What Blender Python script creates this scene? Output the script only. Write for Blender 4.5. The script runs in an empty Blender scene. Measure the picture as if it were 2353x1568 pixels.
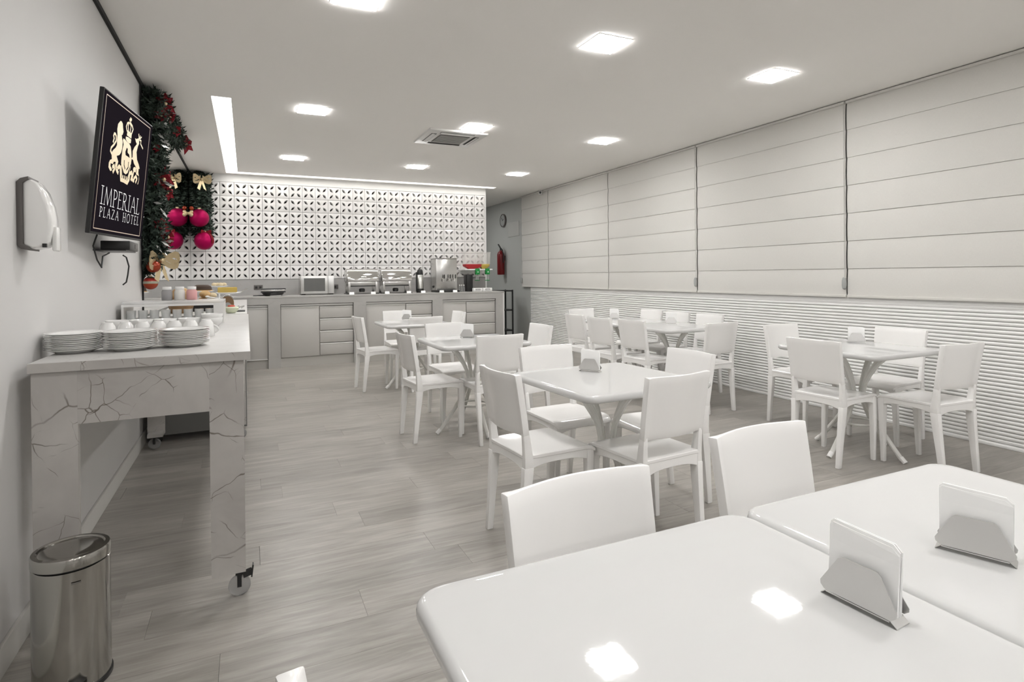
import bpy, bmesh, math, random
from mathutils import Vector, Matrix
random.seed(7)
PI = math.pi
S = bpy.context.scene
C = S.collection

# ------------------------------------------------------------------ camera, world, exposure
W_PX = 2353.0
F_PX, PY, YAW, PITCH, ROLL = 1316.22, 639.86, 0.43377, -0.00544, -0.00985
cd = bpy.data.cameras.new('camera'); cam = bpy.data.objects.new('camera', cd); C.objects.link(cam)
cd.sensor_width = 36.0; cd.sensor_fit = 'HORIZONTAL'
cd.lens = 36.0 * F_PX / W_PX
cd.shift_y = -(784.0 - PY) / W_PX
cd.clip_start = 0.02; cd.clip_end = 60
fw = Vector((math.sin(YAW) * math.cos(PITCH), math.cos(YAW) * math.cos(PITCH), math.sin(PITCH)))
rt = Vector((math.cos(YAW), -math.sin(YAW), 0)); up = rt.cross(fw)
r2 = rt * math.cos(ROLL) + up * math.sin(ROLL); u2 = up * math.cos(ROLL) - rt * math.sin(ROLL)
mw = Matrix((r2, u2, -fw)).transposed().to_4x4(); mw.translation = Vector((0.7451, 0.0, 1.2878))
cam.matrix_world = mw
S.camera = cam
wd = bpy.data.worlds.new('world'); S.world = wd; wd.use_nodes = True
wd.node_tree.nodes['Background'].inputs[0].default_value = (0.8, 0.82, 0.85, 1)
wd.node_tree.nodes['Background'].inputs[1].default_value = 0.02
S.view_settings.view_transform = 'Standard'; S.view_settings.look = 'None'
S.view_settings.gamma = 1.0; S.view_settings.use_curve_mapping = False
S.view_settings.exposure = 0.0
LIGHT_STRENGTH = 79.0
COVE_STRENGTH = 6.0

# ------------------------------------------------------------------ materials
def mat(name, col, rough=0.5, metal=0.0, spec=0.5, emit=None, es=0.0, trans=0.0, ior=1.45, coat=0.0, alpha=1.0):
    m = bpy.data.materials.new(name); m.use_nodes = True
    b = m.node_tree.nodes['Principled BSDF']
    b.inputs['Base Color'].default_value = (*col, 1); b.inputs['Roughness'].default_value = rough
    b.inputs['Metallic'].default_value = metal; b.inputs['Specular IOR Level'].default_value = spec
    b.inputs['IOR'].default_value = ior; b.inputs['Transmission Weight'].default_value = trans
    b.inputs['Coat Weight'].default_value = coat; b.inputs['Alpha'].default_value = alpha
    if emit: b.inputs['Emission Color'].default_value = (*emit, 1); b.inputs['Emission Strength'].default_value = es
    return m
def nd(m, t, **kw):
    n = m.node_tree.nodes.new(t)
    for k, v in kw.items():
        if k in n.inputs: n.inputs[k].default_value = v
        else: setattr(n, k, v)
    return n
def ln(m, a, b): m.node_tree.links.new(a, b)
def bsdf(m): return m.node_tree.nodes['Principled BSDF']
def ramp(m, fac, stops):
    r = nd(m, 'ShaderNodeValToRGB'); e = r.color_ramp.elements
    while len(e) < len(stops): e.new(0.5)
    for q, (p, c) in zip(e, stops): q.position = p; q.color = (*c, 1)
    ln(m, fac, r.inputs['Fac']); return r.outputs['Color']
def coords(m, scale=(1, 1, 1), kind='Object', rnd=False):
    tc = nd(m, 'ShaderNodeTexCoord'); mp = nd(m, 'ShaderNodeMapping'); mp.inputs['Scale'].default_value = scale
    src = tc.outputs[kind]
    if rnd:
        oi = nd(m, 'ShaderNodeObjectInfo'); mu = nd(m, 'ShaderNodeVectorMath', operation='SCALE'); mu.inputs[0].default_value = (37.0, 53.0, 11.0)
        ln(m, oi.outputs['Random'], mu.inputs['Scale']); ad = nd(m, 'ShaderNodeVectorMath', operation='ADD')
        ln(m, src, ad.inputs[0]); ln(m, mu.outputs[0], ad.inputs[1]); src = ad.outputs[0]
    ln(m, src, mp.inputs['Vector']); return mp.outputs[0]
def noise(m, vec, scale, detail=4, rough=0.5, dist=0.0):
    n = nd(m, 'ShaderNodeTexNoise'); n.inputs['Scale'].default_value = scale; n.inputs['Detail'].default_value = detail
    n.inputs['Roughness'].default_value = rough; n.inputs['Distortion'].default_value = dist; ln(m, vec, n.inputs['Vector']); return n.outputs['Fac']
def bump(m, h, s, d=0.002):
    b = nd(m, 'ShaderNodeBump'); b.inputs['Strength'].default_value = s; b.inputs['Distance'].default_value = d
    ln(m, h, b.inputs['Height']); ln(m, b.outputs[0], bsdf(m).inputs['Normal'])

M = {}
def paint(name, col, rough=0.6, var=0.03):
    m = mat(name, col, rough, spec=0.3); v = coords(m); n = noise(m, v, 1.3, 3)
    a = tuple(max(0, c - var) for c in col); b = tuple(c + var for c in col)
    ln(m, ramp(m, n, [(0.3, a), (0.7, b)]), bsdf(m).inputs['Base Color'])
    bump(m, noise(m, v, 90, 2), 0.05, 0.001); return m
M['ceiling'] = paint('ceiling_paint', (0.95, 0.93, 0.90), 0.75, 0.005)
M['wall'] = paint('wall_paint', (0.64, 0.63, 0.62), 0.5, 0.01)
M['greywall'] = paint('grey_wall_paint', (0.50, 0.51, 0.49), 0.5, 0.015)
M['whitewall'] = paint('white_wall_paint', (0.82, 0.815, 0.80), 0.5, 0.01)
M['base'] = paint('baseboard_paint', (0.60, 0.585, 0.555), 0.4, 0.01)
M['dark'] = mat('gap_shade_and_edge', (0.02, 0.02, 0.02), 0.8)  # paints the ceiling gap's shade; also colours the mirror edge
M['cavity_shade'] = mat('cavity_shade', (0.012, 0.011, 0.010), 0.9)  # near-black colour painting the shade inside the block holes
M['mirror'] = mat('mirror_glass', (0.86, 0.87, 0.86), 0.01, 1.0)
M['white'] = mat('white_plastic', (0.92, 0.91, 0.895), 0.16, spec=0.5)
m = M['white']; v = coords(m); bump(m, noise(m, v, 220, 2), 0.02, 0.0006)
M['table'] = mat('white_gloss_table', (0.64, 0.64, 0.632), 0.035, spec=0.5)
m = M['table']; v = coords(m); bump(m, noise(m, v, 60, 3), 0.05, 0.0008)
M['tube'] = mat('white_enamel', (0.78, 0.775, 0.74), 0.25)
M['brick'] = mat('white_glaze', (0.84, 0.825, 0.81), 0.16, spec=0.5)
m = M['brick']; v = coords(m, rnd=True); n = noise(m, v, 7, 3)
ln(m, ramp(m, n, [(0.3, (0.80, 0.785, 0.77)), (0.7, (0.86, 0.845, 0.83))]), bsdf(m).inputs['Base Color']); bump(m, noise(m, v, 25, 2), 0.12, 0.002)
M['slat'] = mat('slat_white', (0.87, 0.865, 0.85), 0.4)
M['grout'] = mat('slat_groove', (0.62, 0.615, 0.60), 0.7)
# blinds fabric
m = M['fabric'] = mat('blind_fabric', (0.60, 0.585, 0.545), 0.85, spec=0.15)
v = coords(m, (1, 160, 12)); n1 = noise(m, v, 4, 2); v2 = coords(m, (1, 12, 220)); n2 = noise(m, v2, 4, 2)
ad = nd(m, 'ShaderNodeMath', operation='ADD'); ln(m, n1, ad.inputs[0]); ln(m, n2, ad.inputs[1])
hf = nd(m, 'ShaderNodeMath', operation='MULTIPLY'); ln(m, ad.outputs[0], hf.inputs[0]); hf.inputs[1].default_value = 0.5
ln(m, ramp(m, hf.outputs[0], [(0.3, (0.66, 0.645, 0.612)), (0.7, (0.725, 0.71, 0.675))]), bsdf(m).inputs['Base Color']); bump(m, hf.outputs[0], 0.15, 0.001)
# floor planks
def wood_floor(name, rnd):
    m = mat(name, (0.334, 0.314, 0.286), 0.33, spec=0.5)
    v = coords(m, (1.5, 15.0, 1.0), rnd=rnd); g = noise(m, v, 2.0, 7, 0.62, 1.2)
    vb = coords(m, (0.9, 6.0, 1.0), rnd=rnd); b = noise(m, vb, 1.8, 4, 0.55, 1.2)
    wv = nd(m, 'ShaderNodeTexWave', wave_type='RINGS', rings_direction='Y'); wv.inputs['Scale'].default_value = 1.2
    wv.inputs['Distortion'].default_value = 9.0; wv.inputs['Detail'].default_value = 4; wv.inputs['Detail Scale'].default_value = 1.4
    vw = coords(m, (0.35, 3.4, 1.0), rnd=rnd); ln(m, vw, wv.inputs['Vector'])
    c1 = ramp(m, g, [(0.32, (0.177, 0.164, 0.143)), (0.5, (0.289, 0.271, 0.244)), (0.68, (0.427, 0.403, 0.370))])
    c2 = ramp(m, b, [(0.3, (0.227, 0.211, 0.187)), (0.7, (0.426, 0.402, 0.370))])
    mx = nd(m, 'ShaderNodeMix', data_type='RGBA'); mx.inputs['Factor'].default_value = 0.5; ln(m, c1, mx.inputs['A']); ln(m, c2, mx.inputs['B'])
    c3 = ramp(m, wv.outputs['Fac'], [(0.0, (0.452, 0.427, 0.394)), (0.18, (0.334, 0.314, 0.286)), (1.0, (0.304, 0.284, 0.257))])
    mx2 = nd(m, 'ShaderNodeMix', data_type='RGBA'); mx2.inputs['Factor'].default_value = 0.22; ln(m, mx.outputs['Result'], mx2.inputs['A']); ln(m, c3, mx2.inputs['B'])
    out = mx2.outputs['Result']
    if rnd:
        oi = nd(m, 'ShaderNodeObjectInfo'); hs = nd(m, 'ShaderNodeHueSaturation'); mr = nd(m, 'ShaderNodeMapRange')
        mr.inputs['To Min'].default_value = 0.90; mr.inputs['To Max'].default_value = 1.10
        ln(m, oi.outputs['Random'], mr.inputs['Value']); ln(m, mr.outputs[0], hs.inputs['Value']); ln(m, out, hs.inputs['Color']); out = hs.outputs[0]
    ln(m, out, bsdf(m).inputs['Base Color'])
    rr = nd(m, 'ShaderNodeMapRange'); rr.inputs['To Min'].default_value = 0.26; rr.inputs['To Max'].default_value = 0.42
    ln(m, g, rr.inputs['Value']); ln(m, rr.outputs[0], bsdf(m).inputs['Roughness']); bump(m, g, 0.06, 0.001); return m
M['floor'] = wood_floor('grey_wood_plank', True)
M['floorbase'] = mat('floor_joint', (0.19, 0.185, 0.17), 0.7)
# marble
def marble(name, lo, hi, vein, sc=1.0, amt=1.0, rough=0.22):
    m = mat(name, hi, rough, spec=0.5); v = coords(m, (sc, sc, sc), rnd=True)
    n = noise(m, v, 3.0, 5, 0.55, 0.4); base = ramp(m, n, [(0.3, lo), (0.7, hi)])
    cur = base
    nz = nd(m, 'ShaderNodeTexNoise'); nz.inputs['Scale'].default_value = 3.5; nz.inputs['Detail'].default_value = 4; ln(m, v, nz.inputs['Vector'])
    sv = nd(m, 'ShaderNodeVectorMath', operation='SCALE'); sv.inputs['Scale'].default_value = 0.16; ln(m, nz.outputs['Color'], sv.inputs[0])
    av = nd(m, 'ShaderNodeVectorMath', operation='ADD'); ln(m, v, av.inputs[0]); ln(m, sv.outputs[0], av.inputs[1])
    for s, w, d in ((2.3, 0.0075, 1.0), (4.6, 0.006, 1.0), (8.0, 0.007, 1.0)):
        ab = nd(m, 'ShaderNodeTexVoronoi', feature='DISTANCE_TO_EDGE'); ab.inputs['Scale'].default_value = s; ln(m, av.outputs[0], ab.inputs['Vector'])
        mr = nd(m, 'ShaderNodeMapRange'); mr.inputs['From Max'].default_value = w * 1.6; mr.inputs['To Min'].default_value = 1; mr.inputs['To Max'].default_value = 0
        ln(m, ab.outputs[0], mr.inputs['Value'])
        k = noise(m, v, s * 0.9 + 1, 2); mk = nd(m, 'ShaderNodeMapRange'); mk.inputs['From Min'].default_value = 0.50; mk.inputs['From Max'].default_value = 0.60
        ln(m, k, mk.inputs['Value'])
        mu = nd(m, 'ShaderNodeMath', operation='MULTIPLY'); ln(m, mr.outputs[0], mu.inputs[0]); ln(m, mk.outputs[0], mu.inputs[1])
        mu2 = nd(m, 'ShaderNodeMath', operation='MULTIPLY'); ln(m, mu.outputs[0], mu2.inputs[0]); mu2.inputs[1].default_value = amt
        mx = nd(m, 'ShaderNodeMix', data_type='RGBA'); ln(m, mu2.outputs[0], mx.inputs['Factor']); ln(m, cur, mx.inputs['A']); mx.inputs['B'].default_value = (*vein, 1)
        cur = mx.outputs['Result']
    ln(m, cur, bsdf(m).inputs['Base Color']); return m
M['marble'] = marble('grey_veined_marble', (0.385, 0.365, 0.345), (0.53, 0.51, 0.485), (0.10, 0.082, 0.06), 1.0, 0.9)
M['marbletop'] = marble('pale_marble_top', (0.48, 0.47, 0.455), (0.545, 0.535, 0.52), (0.36, 0.34, 0.31), 1.0, 0.6, 0.38)
M['counter'] = marble('grey_counter_stone', (0.37, 0.36, 0.345), (0.45, 0.44, 0.42), (0.33, 0.31, 0.29), 0.8, 0.4, 0.35)
M['splash'] = marble('grey_splash_stone', (0.36, 0.35, 0.34), (0.44, 0.43, 0.42), (0.33, 0.31, 0.29), 0.8, 0.4, 0.35)
M['cabinet'] = mat('cabinet_grey_laminate', (0.49, 0.475, 0.45), 0.35)
M['darkpanel'] = mat('dark_grey_panel', (0.16, 0.158, 0.15), 0.5)
M['cabtrim'] = mat('cabinet_pale_edge', (0.72, 0.71, 0.69), 0.3)
M['plinth'] = mat('plinth_tile', (0.47, 0.455, 0.425), 0.35)
M['steel'] = mat('brushed_steel', (0.58, 0.575, 0.56), 0.24, 1.0)
m = M['steel']; v = coords(m, (60, 60, 1.5)); bump(m, noise(m, v, 6, 3), 0.06, 0.0008)
M['chrome'] = mat('polished_steel', (0.72, 0.715, 0.70), 0.10, 1.0)
M['holder'] = mat('satin_steel', (0.70, 0.695, 0.685), 0.36, 1.0)
M['bin'] = mat('bin_steel', (0.40, 0.39, 0.365), 0.14, 1.0)
m = M['bin']; v = coords(m, (70, 70, 1.2)); bump(m, noise(m, v, 5, 3), 0.04, 0.0006)
M['black'] = mat('black_plastic', (0.018, 0.018, 0.018), 0.35)
M['blackmetal'] = mat('black_metal', (0.03, 0.03, 0.03), 0.4, 0.5)
M['greyplastic'] = mat('grey_plastic', (0.115, 0.105, 0.10), 0.4)
M['screen'] = mat('tv_screen', (0.010, 0.008, 0.011), 0.30, spec=0.0, emit=(0.9, 0.7, 0.9), es=0.006)
M['gold'] = mat('screen_gold', (0.02, 0.02, 0.02), 0.3, emit=(0.86, 0.70, 0.46), es=0.95)
M['goldline'] = mat('screen_line', (0.02, 0.02, 0.02), 0.3, emit=(0.86, 0.66, 0.5), es=0.6)
M['lettering'] = mat('screen_white', (0.02, 0.02, 0.02), 0.3, emit=(1, 0.98, 0.97), es=0.9)
M['lamp'] = mat('lamp_diffuser', (0.9, 0.9, 0.9), 0.5, emit=(1.0, 0.99, 0.98), es=LIGHT_STRENGTH)
M['led'] = mat('led_strip', (0.9, 0.9, 0.9), 0.5, emit=(1.0, 0.985, 0.95), es=COVE_STRENGTH)
M['paper'] = mat('paper_white', (0.93, 0.93, 0.92), 0.7)
M['ceramic'] = mat('white_ceramic', (0.82, 0.815, 0.80), 0.10)
M['glass'] = mat('clear_glass', (0.96, 0.97, 0.97), 0.03, trans=0.72, ior=1.3)
M['acrylic'] = mat('clear_acrylic', (0.95, 0.96, 0.96), 0.03, trans=1.0, ior=1.12)
M['red'] = mat('red_enamel', (0.17, 0.008, 0.010), 0.3)
M['redpetal'] = mat('red_velvet', (0.17, 0.006, 0.012), 0.7, spec=0.2)
M['pinkball'] = mat('crimson_ball', (0.36, 0.002, 0.07), 0.42, 0.55, spec=0.2)
M['goldfoil'] = mat('gold_foil', (0.62, 0.50, 0.31), 0.32, 0.7)
M['orange'] = mat('orange_ball', (0.30, 0.035, 0.010), 0.25, 0.3)
M['silver'] = mat('silver_leaf', (0.55, 0.56, 0.54), 0.35, 0.6)
m = M['needle'] = mat('pine_needle', (0.022, 0.040, 0.028), 0.6)
v = coords(m); n = noise(m, v, 16, 2)
ln(m, ramp(m, n, [(0.3, (0.010, 0.020, 0.014)), (0.7, (0.045, 0.07, 0.05))]), bsdf(m).inputs['Base Color'])
m = M['stripe'] = mat('striped_ball', (0.3, 0.02, 0.01), 0.25, 0.2)
tc = nd(m, 'ShaderNodeTexCoord'); sx = nd(m, 'ShaderNodeSeparateXYZ'); ln(m, tc.outputs['Generated'], sx.inputs[0])
ln(m, ramp(m, sx.outputs['Z'], [(0.0, (0.30, 0.03, 0.012)), (0.42, (0.34, 0.05, 0.015)), (0.47, (0.36, 0.36, 0.27)), (0.60, (0.36, 0.36, 0.27)), (0.65, (0.38, 0.03, 0.02)), (0.84, (0.32, 0.02, 0.015)), (0.9, (0.05, 0.07, 0.05))]), bsdf(m).inputs['Base Color'])
M['choc'] = mat('chocolate_cake', (0.05, 0.028, 0.016), 0.7)
M['sponge'] = mat('golden_sponge', (0.50, 0.36, 0.09), 0.8)
M['bread'] = mat('bread_crust', (0.50, 0.31, 0.13), 0.7)
m = M['bread']; v = coords(m, rnd=True); n = noise(m, v, 14, 4)
ln(m, ramp(m, n, [(0.3, (0.36, 0.19, 0.065)), (0.7, (0.64, 0.44, 0.22))]), bsdf(m).inputs['Base Color'])
M['cream'] = mat('cream_pastry', (0.66, 0.55, 0.36), 0.7)
M['brown'] = mat('brown_wood', (0.22, 0.13, 0.06), 0.5)
M['pink'] = mat('pink_yoghurt', (0.68, 0.36, 0.35), 0.4)
M['milk'] = mat('milk_white', (0.72, 0.70, 0.66), 0.4)
M['greyjar'] = mat('grey_grain', (0.32, 0.31, 0.31), 0.6)
M['melon'] = mat('melon_rind', (0.66, 0.70, 0.52), 0.5)
M['fruit'] = mat('red_fruit', (0.55, 0.06, 0.03), 0.4)
M['juicered'] = mat('red_cereal', (0.45, 0.025, 0.03), 0.5)
M['juiceyel'] = mat('yellow_cereal', (0.55, 0.40, 0.09), 0.5)
M['green'] = mat('green_plastic', (0.01, 0.24, 0.045), 0.35)
M['oven'] = mat('microwave_glass', (0.13, 0.13, 0.125), 0.12)
M['patch_and_chain'] = mat('pale_patch_and_chain', (0.56, 0.56, 0.535), 0.3)  # paints the pale wall reflection; also colours the blind chains
M['clockface'] = mat('clock_face', (0.40, 0.41, 0.40), 0.25)
M['label'] = mat('extinguisher_label', (0.6, 0.6, 0.58), 0.5)
M['haze'] = mat('hazy_acrylic', (0.80, 0.78, 0.75), 0.15, alpha=0.28)
M['frost'] = mat('frosted_acrylic', (0.88, 0.88, 0.87), 0.3, alpha=0.55)
M['fog'] = mat('clouded_plastic', (0.62, 0.62, 0.62), 0.25, trans=0.75, ior=1.2)

# ------------------------------------------------------------------ mesh builder
class MB:
    def __init__(s): s.v = []; s.f = []
    def add(s, vs, fs):
        o = len(s.v); s.v += [tuple(p) for p in vs]; s.f += [tuple(i + o for i in f) for f in fs]; return s
    def box(s, x0, x1, y0, y1, z0, z1):
        return s.add([(x0, y0, z0), (x1, y0, z0), (x1, y1, z0), (x0, y1, z0), (x0, y0, z1), (x1, y0, z1), (x1, y1, z1), (x0, y1, z1)],
                     [(0, 3, 2, 1), (4, 5, 6, 7), (0, 1, 5, 4), (1, 2, 6, 5), (2, 3, 7, 6), (3, 0, 4, 7)])
    def obox(s, c, ax, ay, az):
        c, ax, ay, az = map(Vector, (c, ax, ay, az)); P = []
        for k in (-1, 1):
            for i, j in ((-1, -1), (1, -1), (1, 1), (-1, 1)): P.append(c + ax * i + ay * j + az * k)
        return s.add(P, [(0, 3, 2, 1), (4, 5, 6, 7), (0, 1, 5, 4), (1, 2, 6, 5), (2, 3, 7, 6), (3, 0, 4, 7)])
    def loft(s, rings, caps=True, closed=True):
        n = len(rings[0]); vs = [p for r in rings for p in r]; fs = []
        for k in range(len(rings) - 1):
            for i in range(n if closed else n - 1):
                j = (i + 1) % n; fs.append((k * n + i, k * n + j, (k + 1) * n + j, (k + 1) * n + i))
        if caps: fs.append(tuple(range(n - 1, -1, -1))); fs.append(tuple((len(rings) - 1) * n + i for i in range(n)))
        return s.add(vs, fs)
    def rectloft(s, secs):
        return s.loft([[(cx - hx, cy - hy, z), (cx + hx, cy - hy, z), (cx + hx, cy + hy, z), (cx - hx, cy + hy, z)] for cx, cy, z, hx, hy in secs])
    def lathe(s, prof, n=24, c=(0, 0, 0), axis='z', caps=True):
        R = []
        for r, h in prof:
            ring = []
            for i in range(n):
                a = 2 * PI * i / n; x, y = r * math.cos(a), r * math.sin(a)
                p = {'z': (x, y, h), 'x': (h, x, y), 'y': (y, h, x)}[axis]
                ring.append((p[0] + c[0], p[1] + c[1], p[2] + c[2]))
            R.append(ring)
        return s.loft(R, caps)
    def tube(s, pts, r, n=10, caps=True):
        pts = [Vector(p) for p in pts]; rs = r if isinstance(r, (list, tuple)) else [r] * len(pts); R = []; pn = None
        for i, p in enumerate(pts):
            t = (pts[min(i + 1, len(pts) - 1)] - pts[max(i - 1, 0)]).normalized()
            if pn is None: pn = t.orthogonal().normalized()
            pn = (pn - t * pn.dot(t)).normalized(); b = t.cross(pn)
            R.append([p + (pn * math.cos(2 * PI * k / n) + b * math.sin(2 * PI * k / n)) * rs[i] for k in range(n)])
        return s.loft(R, caps)
    def prism(s, poly, fn, a, b):      # fn(u, v, w) -> point
        n = len(poly); vs = [fn(u, v, a) for u, v in poly] + [fn(u, v, b) for u, v in poly]
        fs = [tuple(range(n - 1, -1, -1)), tuple(range(n, 2 * n))] + [(i, (i + 1) % n, n + (i + 1) % n, n + i) for i in range(n)]
        return s.add(vs, fs)
    def sphere(s, c, r, n=16, m=10, sz=1.0):
        return s.lathe([(max(1e-4, r * math.sin(PI * k / m)), -r * sz * math.cos(PI * k / m)) for k in range(m + 1)], n, c)
    def sheet(s, fn, nu, nv, th):      # solid sheet: fn(u, v) -> (point, normal)
        A = []; B = []
        for j in range(nv + 1):
            for i in range(nu + 1):
                q_ = fn(i / nu, j / nv); p, nn = q_[0], q_[1]; tk = q_[2] if len(q_) > 2 else th; p = Vector(p); nn = Vector(nn).normalized(); A.append(p); B.append(p - nn * tk)
        k = nu + 1; o = len(A); fs = []
        for j in range(nv):
            for i in range(nu):
                a, b, c, d = j * k + i, j * k + i + 1, (j + 1) * k + i + 1, (j + 1) * k + i
                fs += [(a, b, c, d), (o + d, o + c, o + b, o + a)]
        for i in range(nu):
            fs.append((i + 1, i, o + i, o + i + 1)); a = nv * k + i; fs.append((a, a + 1, o + a + 1, o + a))
        for j in range(nv):
            a = j * k; fs.append((a, a + k, o + a + k, o + a)); a = j * k + nu; fs.append((a + k, a, o + a, o + a + k))
        return s.add(A + B, fs)
    def mesh(s, name, bevel=0.0, seg=2, smooth=True, angle=35):
        me = bpy.data.meshes.new(name); bm = bmesh.new()
        vs = [bm.verts.new(p) for p in s.v]
        for f in s.f:
            try: bm.faces.new([vs[i] for i in f])
            except ValueError: pass
        bm.normal_update(); bmesh.ops.recalc_face_normals(bm, faces=bm.faces[:])
        if bevel:
            es = [e for e in bm.edges if len(e.link_faces) == 2 and e.calc_face_angle(0) > math.radians(40)]
            bmesh.ops.bevel(bm, geom=es, offset=bevel, segments=seg, profile=0.5, affect='EDGES', clamp_overlap=True)
        bm.to_mesh(me); bm.free()
        if smooth:
            me.polygons.foreach_set('use_smooth', [True] * len(me.polygons)); me.set_sharp_from_angle(angle=math.radians(angle))
        return me
    def obj(s, name, m, parent=None, bevel=0.0, seg=2, smooth=True, angle=35):
        me = s.mesh(name, bevel, seg, smooth, angle); me.materials.append(M[m]); return link(name, me, parent)
def link(name, me, parent=None):
    o = bpy.data.objects.new(name, me); C.objects.link(o)
    if parent: o.parent = parent
    return o
def tag(o, label, cat, group=None):
    o['label'] = label; o['category'] = cat
    if group: o['group'] = group
    return o
def thing(name, label, cat, loc=(0, 0, 0), rz=0.0, group=None):
    o = bpy.data.objects.new(name, None); C.objects.link(o); o.location = loc; o.rotation_euler = (0, 0, rz); o.empty_display_size = 0.1
    return tag(o, label, cat, group)
def struct(o): o['kind'] = 'structure'; return o
def copy_tree(o, parent=None):
    c = o.copy(); C.objects.link(c); c.parent = parent
    for ch in o.children: copy_tree(ch, c)
    return c
def dup(root, loc, rz, label, group=None):
    r = copy_tree(root); r.location = loc; r.rotation_euler = (0, 0, rz); r['label'] = label
    if group: r['group'] = group
    return r

# ------------------------------------------------------------------ room
RW, RH, CY, BY = 5.70, 2.839, 8.751, 9.541
Y0, Y1 = -5.2, 12.7
# floor: planks run across the room
fl = struct(MB().box(-0.2, RW + 0.3, Y0 - 0.2, Y1 + 0.2, -0.08, -0.010).obj('floor', 'floorbase', smooth=False))
PW, PL = 0.2, 1.25
pm_ = MB().box(0, PL - 0.0009, 0, PW - 0.0008, -0.010, 0.0).mesh('plank', smooth=False); pm_.materials.append(M['floor'])
cells = []
r = 0; y = Y0
while y < Y1:
    off = (r * 0.43 + 0.17 * (r % 3)) % 1.0 * PL; x = -off - 0.001
    while x < RW:
        x0, x1 = max(x, -0.01), min(x + PL, RW + 0.05)
        if x1 - x0 > 0.03: cells.append((x0, x1, y))
        x += PL
    y += PW; r += 1
short = {}
rest = MB(); near = []
for x0, x1, y in cells:
    seen = y > 1.0 and y < 9.0 and not (y > 5.3 and x1 < 0.8)
    if seen and len(near) < 290: near.append((x0, x1, y))
    else: rest.box(x0, x1 - 0.0009, y, y + PW - 0.0008, -0.010, 0.0)
for x0, x1, y in near:
    L = round(x1 - x0, 3)
    if abs(L - PL) < 0.01: me = pm_
    else:
        if L not in short:
            short[L] = MB().box(0, L - 0.0009, 0, PW - 0.0008, -0.010, 0.0).mesh('plank', smooth=False); short[L].materials.append(M['floor'])
        me = short[L]
    o = link('plank', me, fl); o.location = (x0, y, 0)
ro = rest.obj('plank_field', 'floor', fl, smooth=False); ro['kind'] = 'stuff'

# ceiling with an L shaped light slot
SX0, SX1, SY0, SYB0, SYB1, SXE = 0.487, 0.640, 5.50, 9.29, 9.43, 4.76
ce = MB()
def cpl(x0, x1, y0, y1): ce.box(x0, x1, y0, y1, RH, RH + 0.03)
cpl(-0.2, SX0, Y0 - .2, Y1 + .2); cpl(SX0, SX1, Y0 - .2, SY0); cpl(SX1, RW + .3, Y0 - .2, SYB0)
cpl(SX0, RW + .3, SYB1, Y1 + .2); cpl(SXE, RW + .3, SYB0, SYB1)
ce.box(SX0 - .02, SX0, SY0, SYB1, RH + .03, RH + .13); ce.box(SX1, SX1 + .02, SY0, SYB0, RH + .03, RH + .13); ce.box(SX0, SX1, SY0 - .02, SY0, RH + .03, RH + .13)
ce.box(SX1, SXE, SYB0 - .02, SYB0, RH + .03, RH + .13); ce.box(SX0, SXE, SYB1, SYB1 + .02, RH + .03, RH + .13); ce.box(SXE, SXE + .02, SYB0, SYB1, RH + .03, RH + .13)
ceil = struct(ce.obj('ceiling', 'ceiling', smooth=False))
cl = thing('cove_light', 'L-shaped recessed light slot glowing white in the ceiling before the block screen', 'light', (SX0, SY0, RH + .05))
MB().box(0, SX1 - SX0, 0, SYB1 - SY0, 0, .02).obj('diffuser', 'led', cl, smooth=False)
MB().box(SX1 - SX0, SXE - SX0, SYB0 - SY0, SYB1 - SY0, 0, .02).obj('diffuser', 'led', cl, smooth=False)

# left wall
struct(MB().box(-0.15, 0, Y0, BY + 0.35, 0, RH - 0.028).obj('wall_left', 'wall', smooth=False))
struct(MB().box(-0.15, 0.016, Y0, BY, RH - 0.03, RH - .0005).obj('gap_shade_strip', 'dark', smooth=False))['label'] = 'black strip painting the shadow gap between left wall and ceiling'  # solid black strip, shade of the recessed gap put into its colour
struct(MB().box(0, 0.014, Y0, BY, 0, 0.10).obj('baseboard_left', 'base', bevel=0.003))
mi = thing('wall_mirror', 'tall frameless mirror covering the left wall from the garland to the block screen', 'mirror', (0, 5.3, 0.95))
MB().box(0.001, 0.008, 0, 3.30, 0, RH - .03 - .95).obj('mirror_panel', 'mirror', mi, smooth=False)
MB().box(0.001, 0.008, 3.303, BY - 5.303, 0, RH - .03 - .95).obj('mirror_panel', 'mirror', mi, smooth=False)
MB().box(0.0, 0.012, -0.012, 0, 0, RH - .03 - .95).obj('edge_strip', 'dark', mi, smooth=False)

# back wall: splashback, pierced block screen, fascia, blackened sheet for cavity behind
BZ0, BROWS, BCOLS, BPH, BPW = 1.262, 7, 24, 0.2087, 0.1930
BX1 = 4.64; BX0 = BX1 - BCOLS * BPW; BZ1 = BZ0 + BROWS * BPH
wb = MB().box(0, BX1, BY, BY + 0.2, 0, BZ0 - 0.004).box(0, BX1, BY + .2, BY + .35, 0, RH)
wb_o = struct(wb.obj('wall_back', 'splash', smooth=False))
struct(MB().box(0, BX1, BY - .004, BY + .2, BZ1, RH).box(0, BX0, BY, BY + .2, BZ0, BZ1).box(BX1, BX1 + .02, BY - .004, BY + .36, 0, RH).obj('trim_2', 'whitewall', smooth=False))['label'] = 'white fascia and end return around the pierced block screen'
struct(MB().box(BX0, BX1, BY + .17, BY + .199, BZ0, BZ1).obj('cavity_shade_sheet', 'cavity_shade', smooth=False))['label'] = 'near-black sheet painting the shade behind the pierced blocks'  # sheet coloured near black so the holes look deep in shade
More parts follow.
